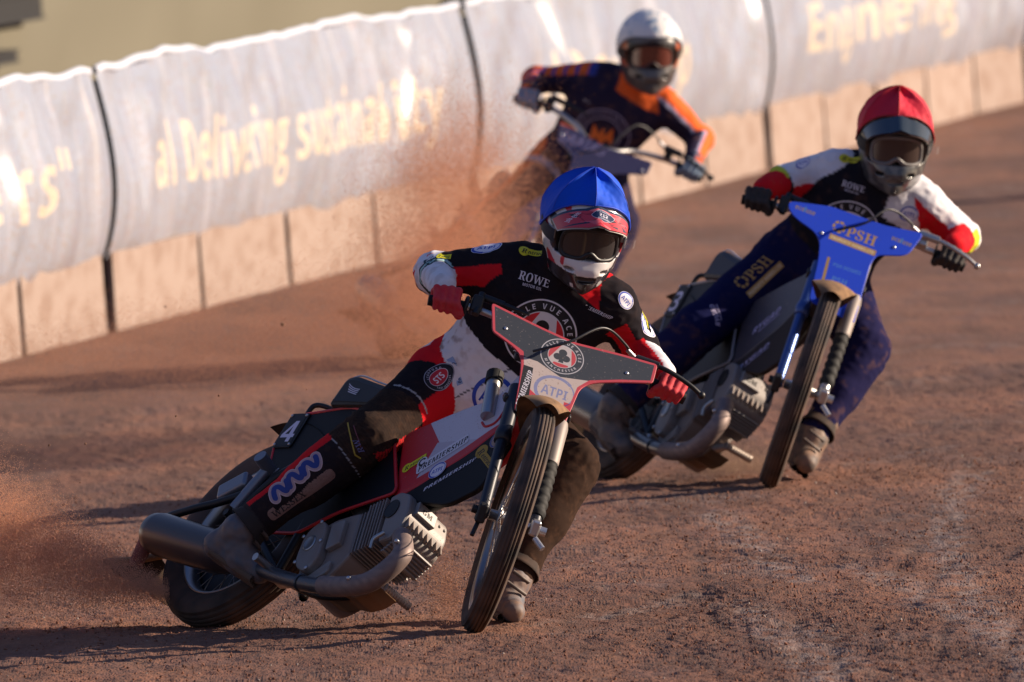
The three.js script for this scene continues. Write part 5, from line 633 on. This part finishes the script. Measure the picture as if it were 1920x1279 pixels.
{
  const { J, G } = joints(B2, cfg2.grips, { head: [1678, 268, -8.3], shR: [1565, 318, -8.42], shL: [1732, 378, -8.42], elR: [1468, 342, -8.5], elL: [1806, 445, -8.5], hipR: [1478, 490, -8.56], hipL: [1556, 508, -8.54], knR: [1310, 615, -8.28], knL: [1624, 655, -8.26], anR: [1168, 752, -8.2], heR: [1130, 795, -8.25], toR: [1168, 838, -8.15], anL: [1528, 812, -8.05], heL: [1500, 850, -8.12], toL: [1512, 868, -7.92] });
  const BLUE = [0.007, 0.01, 0.055];
  const color = (i, v) => {
    const n = fl(v, 16); let c = NAVY, dirt = 0.08;
    if (i.grp === 'torso') { c = i.h < 0.25 ? BLUE : [0.012, 0.014, 0.022]; if (i.h > 0.9 && Math.abs(i.u) > 0.17) c = WHITE; }
    else if (i.grp === 'uaR' || i.grp === 'faR') { c = i.phi > -0.35 ? WHITE : RED; if (i.grp === 'faR') { c = i.t < 0.35 ? (i.phi > 0.3 ? [0.6, 0.62, 0.05] : BLACK) : RED; } }
    else if (i.grp === 'uaL' || i.grp === 'faL') { c = i.phi < 0.15 ? WHITE : RED; if (i.grp === 'faL') c = i.t < 0.3 ? (i.phi < 0 ? [0.6, 0.62, 0.05] : WHITE) : RED; }
    else { c = BLUE; dirt = /shin|L/.test(i.grp) ? 0.13 : 0.03; }
    return mix3(c, MUD, clamp(sstep(0.1, 0.5, n) * dirt * 1.8 + dirt * 0.3, 0, 0.8));
  };
  const shell = (v) => { const inPort = v.z > 0.05 && v.z < 0.125 && Math.abs(v.y - 0.006) < 0.05 && Math.abs(v.x) < 0.1; return inPort ? [0.012, 0.012, 0.014] : mix3([0.05, 0.055, 0.06], [0.14, 0.14, 0.13], sstep(-0.3, 0.4, N3(v.x * 20, v.y * 20, v.z * 20))); };
  makeRider('speedway rider in red helmet cover, black gloves and navy suit with white sleeves', J, {
    cell: 0.0065, color, look: [0.06, 0.2, 0.12], fwd: G.fwd, barR: G.barR, barL: G.barL, glove: { base: [0.014, 0.014, 0.016], amount: 0.1 }, cuff: std(0x9c1420, 0.7), boot: [0.07, 0.065, 0.065], bootDust: [0.24, 0.15, 0.1], steelShoe: true,
    prints: (dec, decT) => { decT('team_emblem', T.emblem, 0.6, 0.0, 0.23, 0.23, 0.1); decT('sponsor_print', T.oil, 1.0, -0.085, 0.085, 0.042, 0.05); decT('sponsor_print', T.league, 0.82, 0.12, 0.08, 0.016); decT('shoulder_badge', T.round, 0.93, 0.135, 0.07, 0.06); decT('shoulder_badge', T.yellow, 1.12, -0.13, 0.1, 0.036, 0.1, 0, 0.9); dec('sponsor_print', T.psh, 'thR', 0.42, 0.35, 0.2, 0.1, Math.PI * 1.02); dec('sponsor_print', T.kygad, 'thR', 0.93, 0.1, 0.1, 0.04, Math.PI * 1.35); dec('shoulder_badge', T.round, 'uaR', 0.45, 0.9, 0.06, 0.05, Math.PI); },
    helmet: { color: shell, coverMat: phys(new THREE.Color(0.58, 0.016, 0.045), 0.7, 0, { specularIntensity: 0.5, side: THREE.DoubleSide }), hemMat: std(0xa01422, 0.6), peakMat: phys(new THREE.Color(0.03, 0.045, 0.06), 0.25, 0.2, { clearcoat: 0.6, side: THREE.DoubleSide }), peakUnder: std(0x3a1416, 0.6, 0, { side: THREE.DoubleSide }), goggleMat: std(0x6a6766, 0.45), lensMat: phys(new THREE.Color(0.05, 0.034, 0.03), 0.22, 0, { clearcoat: 0.15, clearcoatRoughness: 0.1, side: THREE.DoubleSide }), strapMat: std(0x16161a, 0.7, 0, { side: THREE.DoubleSide }) },
  });
}
{
  const { J, G } = joints(B3, cfg3.grips, { head: [1218, 96, -18.85], shR: [1096, 148, -18.97], shL: [1246, 196, -18.97], elR: [1004, 150, -19.07], elL: [1312, 262, -19.07], hipR: [1050, 305, -19.15], hipL: [1115, 318, -19.13], knR: [945, 395, -18.90], knL: [1160, 420, -18.85], anR: [800, 510, -18.85], heR: [765, 540, -18.90], toR: [810, 575, -18.80], anL: [1095, 560, -18.70], heL: [1075, 590, -18.75], toL: [1090, 600, -18.55] });
  const PUR = [0.02, 0.019, 0.05];
  const color = (i, v) => { const n = fl(v, 14); let c = PUR, dirt = 0.15; if (i.grp === 'torso') { if (i.h > 1.06 && Math.abs(i.u) > 0.05) c = ORANGE; } else if (/uaR|faR/.test(i.grp)) { c = i.phi > 0.3 ? (Math.sin(i.t * 26 + 1) > 0.55 ? [0.04, 0.06, 0.28] : ORANGE) : PUR; } else if (/uaL|faL/.test(i.grp)) { c = i.phi < 0.0 ? (i.phi > -0.25 ? [0.35, 0.34, 0.5] : ORANGE) : PUR; } else if (/thR|shinR/.test(i.grp)) { c = i.phi > 0.9 ? ORANGE : PUR; dirt = 0.4; if (inR(i.t, 0.3, 0.38)) c = [0.4, 0.38, 0.45]; } return mix3(c, MUD, clamp(sstep(0.1, 0.5, n) * dirt * 1.8 + dirt * 0.3, 0, 0.8)); };
  makeRider('speedway rider in white helmet and dark purple suit with orange shoulders', J, {
    cell: 0.008, color, look: [0.1, 0.16, 0.06], fwd: G.fwd, barR: G.barR, barL: G.barL, glove: { base: [0.16, 0.24, 0.34], amount: 0.15 }, cuff: std(0x22304a, 0.7), boot: [0.05, 0.05, 0.055], fat: 0.95,
    prints: (dec, decT) => { decT('team_emblem', T.tigers, 0.6, 0.0, 0.24, 0.24, 0.1); decT('sponsor_print', T.oil, 0.86, -0.1, 0.08, 0.04, -0.1); },
    helmet: { color: (v) => (v.z > 0.05 && v.z < 0.125 && Math.abs(v.y - 0.006) < 0.05 && Math.abs(v.x) < 0.1) ? [0.012, 0.012, 0.014] : Math.abs(v.x) > 0.09 && Math.abs(v.y) < 0.05 ? [0.5, 0.12, 0.05] : [0.08, 0.075, 0.075], smoothCover: true, coverEdge: (th) => lerp(1.85, 1.18, sstep(-0.2, 0.9, Math.cos(th))), coverColor: (v) => { const n = N3(v.x * 18, v.y * 18, v.z * 18 + 4); return n > 0.45 ? [0.28, 0.38, 0.5] : [0.72, 0.71, 0.7]; }, coverMat: VC(0.4, 0, { side: THREE.DoubleSide }), hemMat: std(0x9aa0a8, 0.6), goggleMat: std(0x2a1a18, 0.45), lensMat: phys(new THREE.Color(0.12, 0.03, 0.02), 0.12, 0, { clearcoat: 1, side: THREE.DoubleSide }), strapMat: std(0x2a1a18, 0.7, 0, { side: THREE.DoubleSide }) },
  });
}

{ // the fourth rider of the heat, out on the right: a long shadow crosses the track behind the red helmeted rider
  const src = scene.children.filter((o) => o.name === 'person_001' || o.name === 'speedway_motorcycle_001');
  for (const o of src) { const c = o.clone(); c.name = numbered(o.name.replace('_001', '')); c.position.add(V(4.1, 0.0, -25.6)); c.userData = { ...o.userData, label: o.name.startsWith('person') ? 'speedway rider in yellow helmet cover chasing on the inside line' : 'speedway motorcycle ridden under the yellow helmet cover' }; scene.add(c); c.traverse((m) => { if (m.name === 'helmet_cover') m.material = phys(new THREE.Color(0.75, 0.6, 0.03), 0.6, 0, { side: THREE.DoubleSide }); }); }
}

// ------------------------------------------------------------------ thrown dust: clouds of separate grains
function dustCloud(name, label, n, seed, size, colors, where) {
  const g = new THREE.OctahedronGeometry(1, 0), im = new THREE.InstancedMesh(g, std(0xffffff, 1), n), r = rng(seed), M = new THREE.Matrix4(), q = new THREE.Quaternion(), e = new THREE.Euler(), c = new THREE.Color();
  const gauss = () => Math.sqrt(-2 * Math.log(1 - r() + 1e-9)) * Math.cos(6.2832 * r());
  for (let i = 0; i < n; i++) { let p; do p = where(r, gauss); while (!p || p.y < 0.002 || r() > 0.62 + 0.4 * sstep(-0.5, 0.5, fbm2(p.x * 2.6 + p.y * 3.4, p.y * 7 - p.x * 3 + seed, 3))); const s = size * (0.6 + 0.9 * r() * r()); e.set(r() * 6, r() * 6, r() * 6); M.compose(p, q.setFromEuler(e), V(s, s * (0.7 + 0.5 * r()), s)); im.setMatrixAt(i, M); const k = 0.8 + 0.4 * r(); im.setColorAt(i, c.setRGB(colors[0] * k, colors[1] * k, colors[2] * k)); }
  im.name = numbered(name); im.castShadow = im.receiveShadow = true; im.userData = { kind: 'stuff', label, category: 'dust' }; scene.add(im);
}
const alongPath = (pts, r, gauss, zr) => { const t = r() * (pts.length - 1), i = Math.min(pts.length - 2, Math.floor(t)), f = t - i, a = pts[i], b = pts[i + 1], w = lerp(a[2], b[2], f), h = lerp(a[3], b[3], f); return at(lerp(a[0], b[0], f) + gauss() * w, lerp(a[1], b[1], f) + gauss() * h, lerp(zr[0], zr[1], r())); };
const DC = [0.68, 0.35, 0.21];
dustCloud('dust_cloud', 'tall reddish brown dust plume hanging behind the blue helmeted rider', 560000, 501, 0.0013, DC, (r, g) => { const k = r(); if (k < 0.6) return alongPath([[940, 620, 100, 50], [850, 550, 100, 60], [825, 450, 82, 70], [840, 350, 74, 80], [870, 280, 70, 75]], r, g, [-11.5, -13.5]); return alongPath([[860, 590, 80, 45], [740, 570, 80, 55], [600, 620, 130, 50], [360, 660, 180, 40], [120, 690, 180, 35]], r, g, [-11.5, -14]); });
dustCloud('dust_cloud', 'low brown dirt spray thrown back from the rear wheel of motorcycle number 4', 210000, 502, 0.0011, DC, (r, g) => { const t = Math.pow(r(), 0.75), px = lerp(318, -90, t), py = lerp(1112, 985, t) + g() * lerp(10, 82, t) ; return at(px, py, lerp(-1.2, -1.75, r())); });
dustCloud('dust_cloud', 'small puff of dust beside the front wheel of motorcycle number 4', 9000, 503, 0.0011, DC, (r, g) => at(838 + g() * 22, 1105 + g() * 36, lerp(-0.5, -1.0, r())));
dustCloud('dust_cloud', 'pale dust lying under the engine of motorcycle number 3', 14000, 504, 0.0014, [0.4, 0.27, 0.2], (r, g) => at(1385 + g() * 45, 880 + g() * 22, lerp(-8.3, -9.2, r())));
{ const g = new THREE.DodecahedronGeometry(1, 0), spots = [[530, 608, 9], [160, 832, 5], [92, 835, 4], [330, 780, 4], [150, 905, 3], [140, 1045, 7], [152, 1075, 5], [100, 1085, 4], [310, 575, 4], [410, 742, 4], [250, 990, 3], [60, 1000, 3], [1540, 843, 4], [575, 730, 3]], im = new THREE.InstancedMesh(g, std(new THREE.Color(0.2, 0.1, 0.06), 0.95), spots.length), M = new THREE.Matrix4(), r = rng(88); spots.forEach(([x, y, s], i) => { const z = y > 700 ? -2.2 : -9, k = s / 620 / 2; M.compose(at(x, y, z), new THREE.Quaternion().setFromEuler(new THREE.Euler(r() * 6, r() * 6, r() * 6)), V(k * 1.4, k * 0.8, k)); im.setMatrixAt(i, M); }); im.name = 'flying_clods'; im.castShadow = true; im.userData = { kind: 'stuff', label: 'small clods of dirt flying behind the riders', category: 'dirt' }; scene.add(im); }
renderer.render(scene, camera);
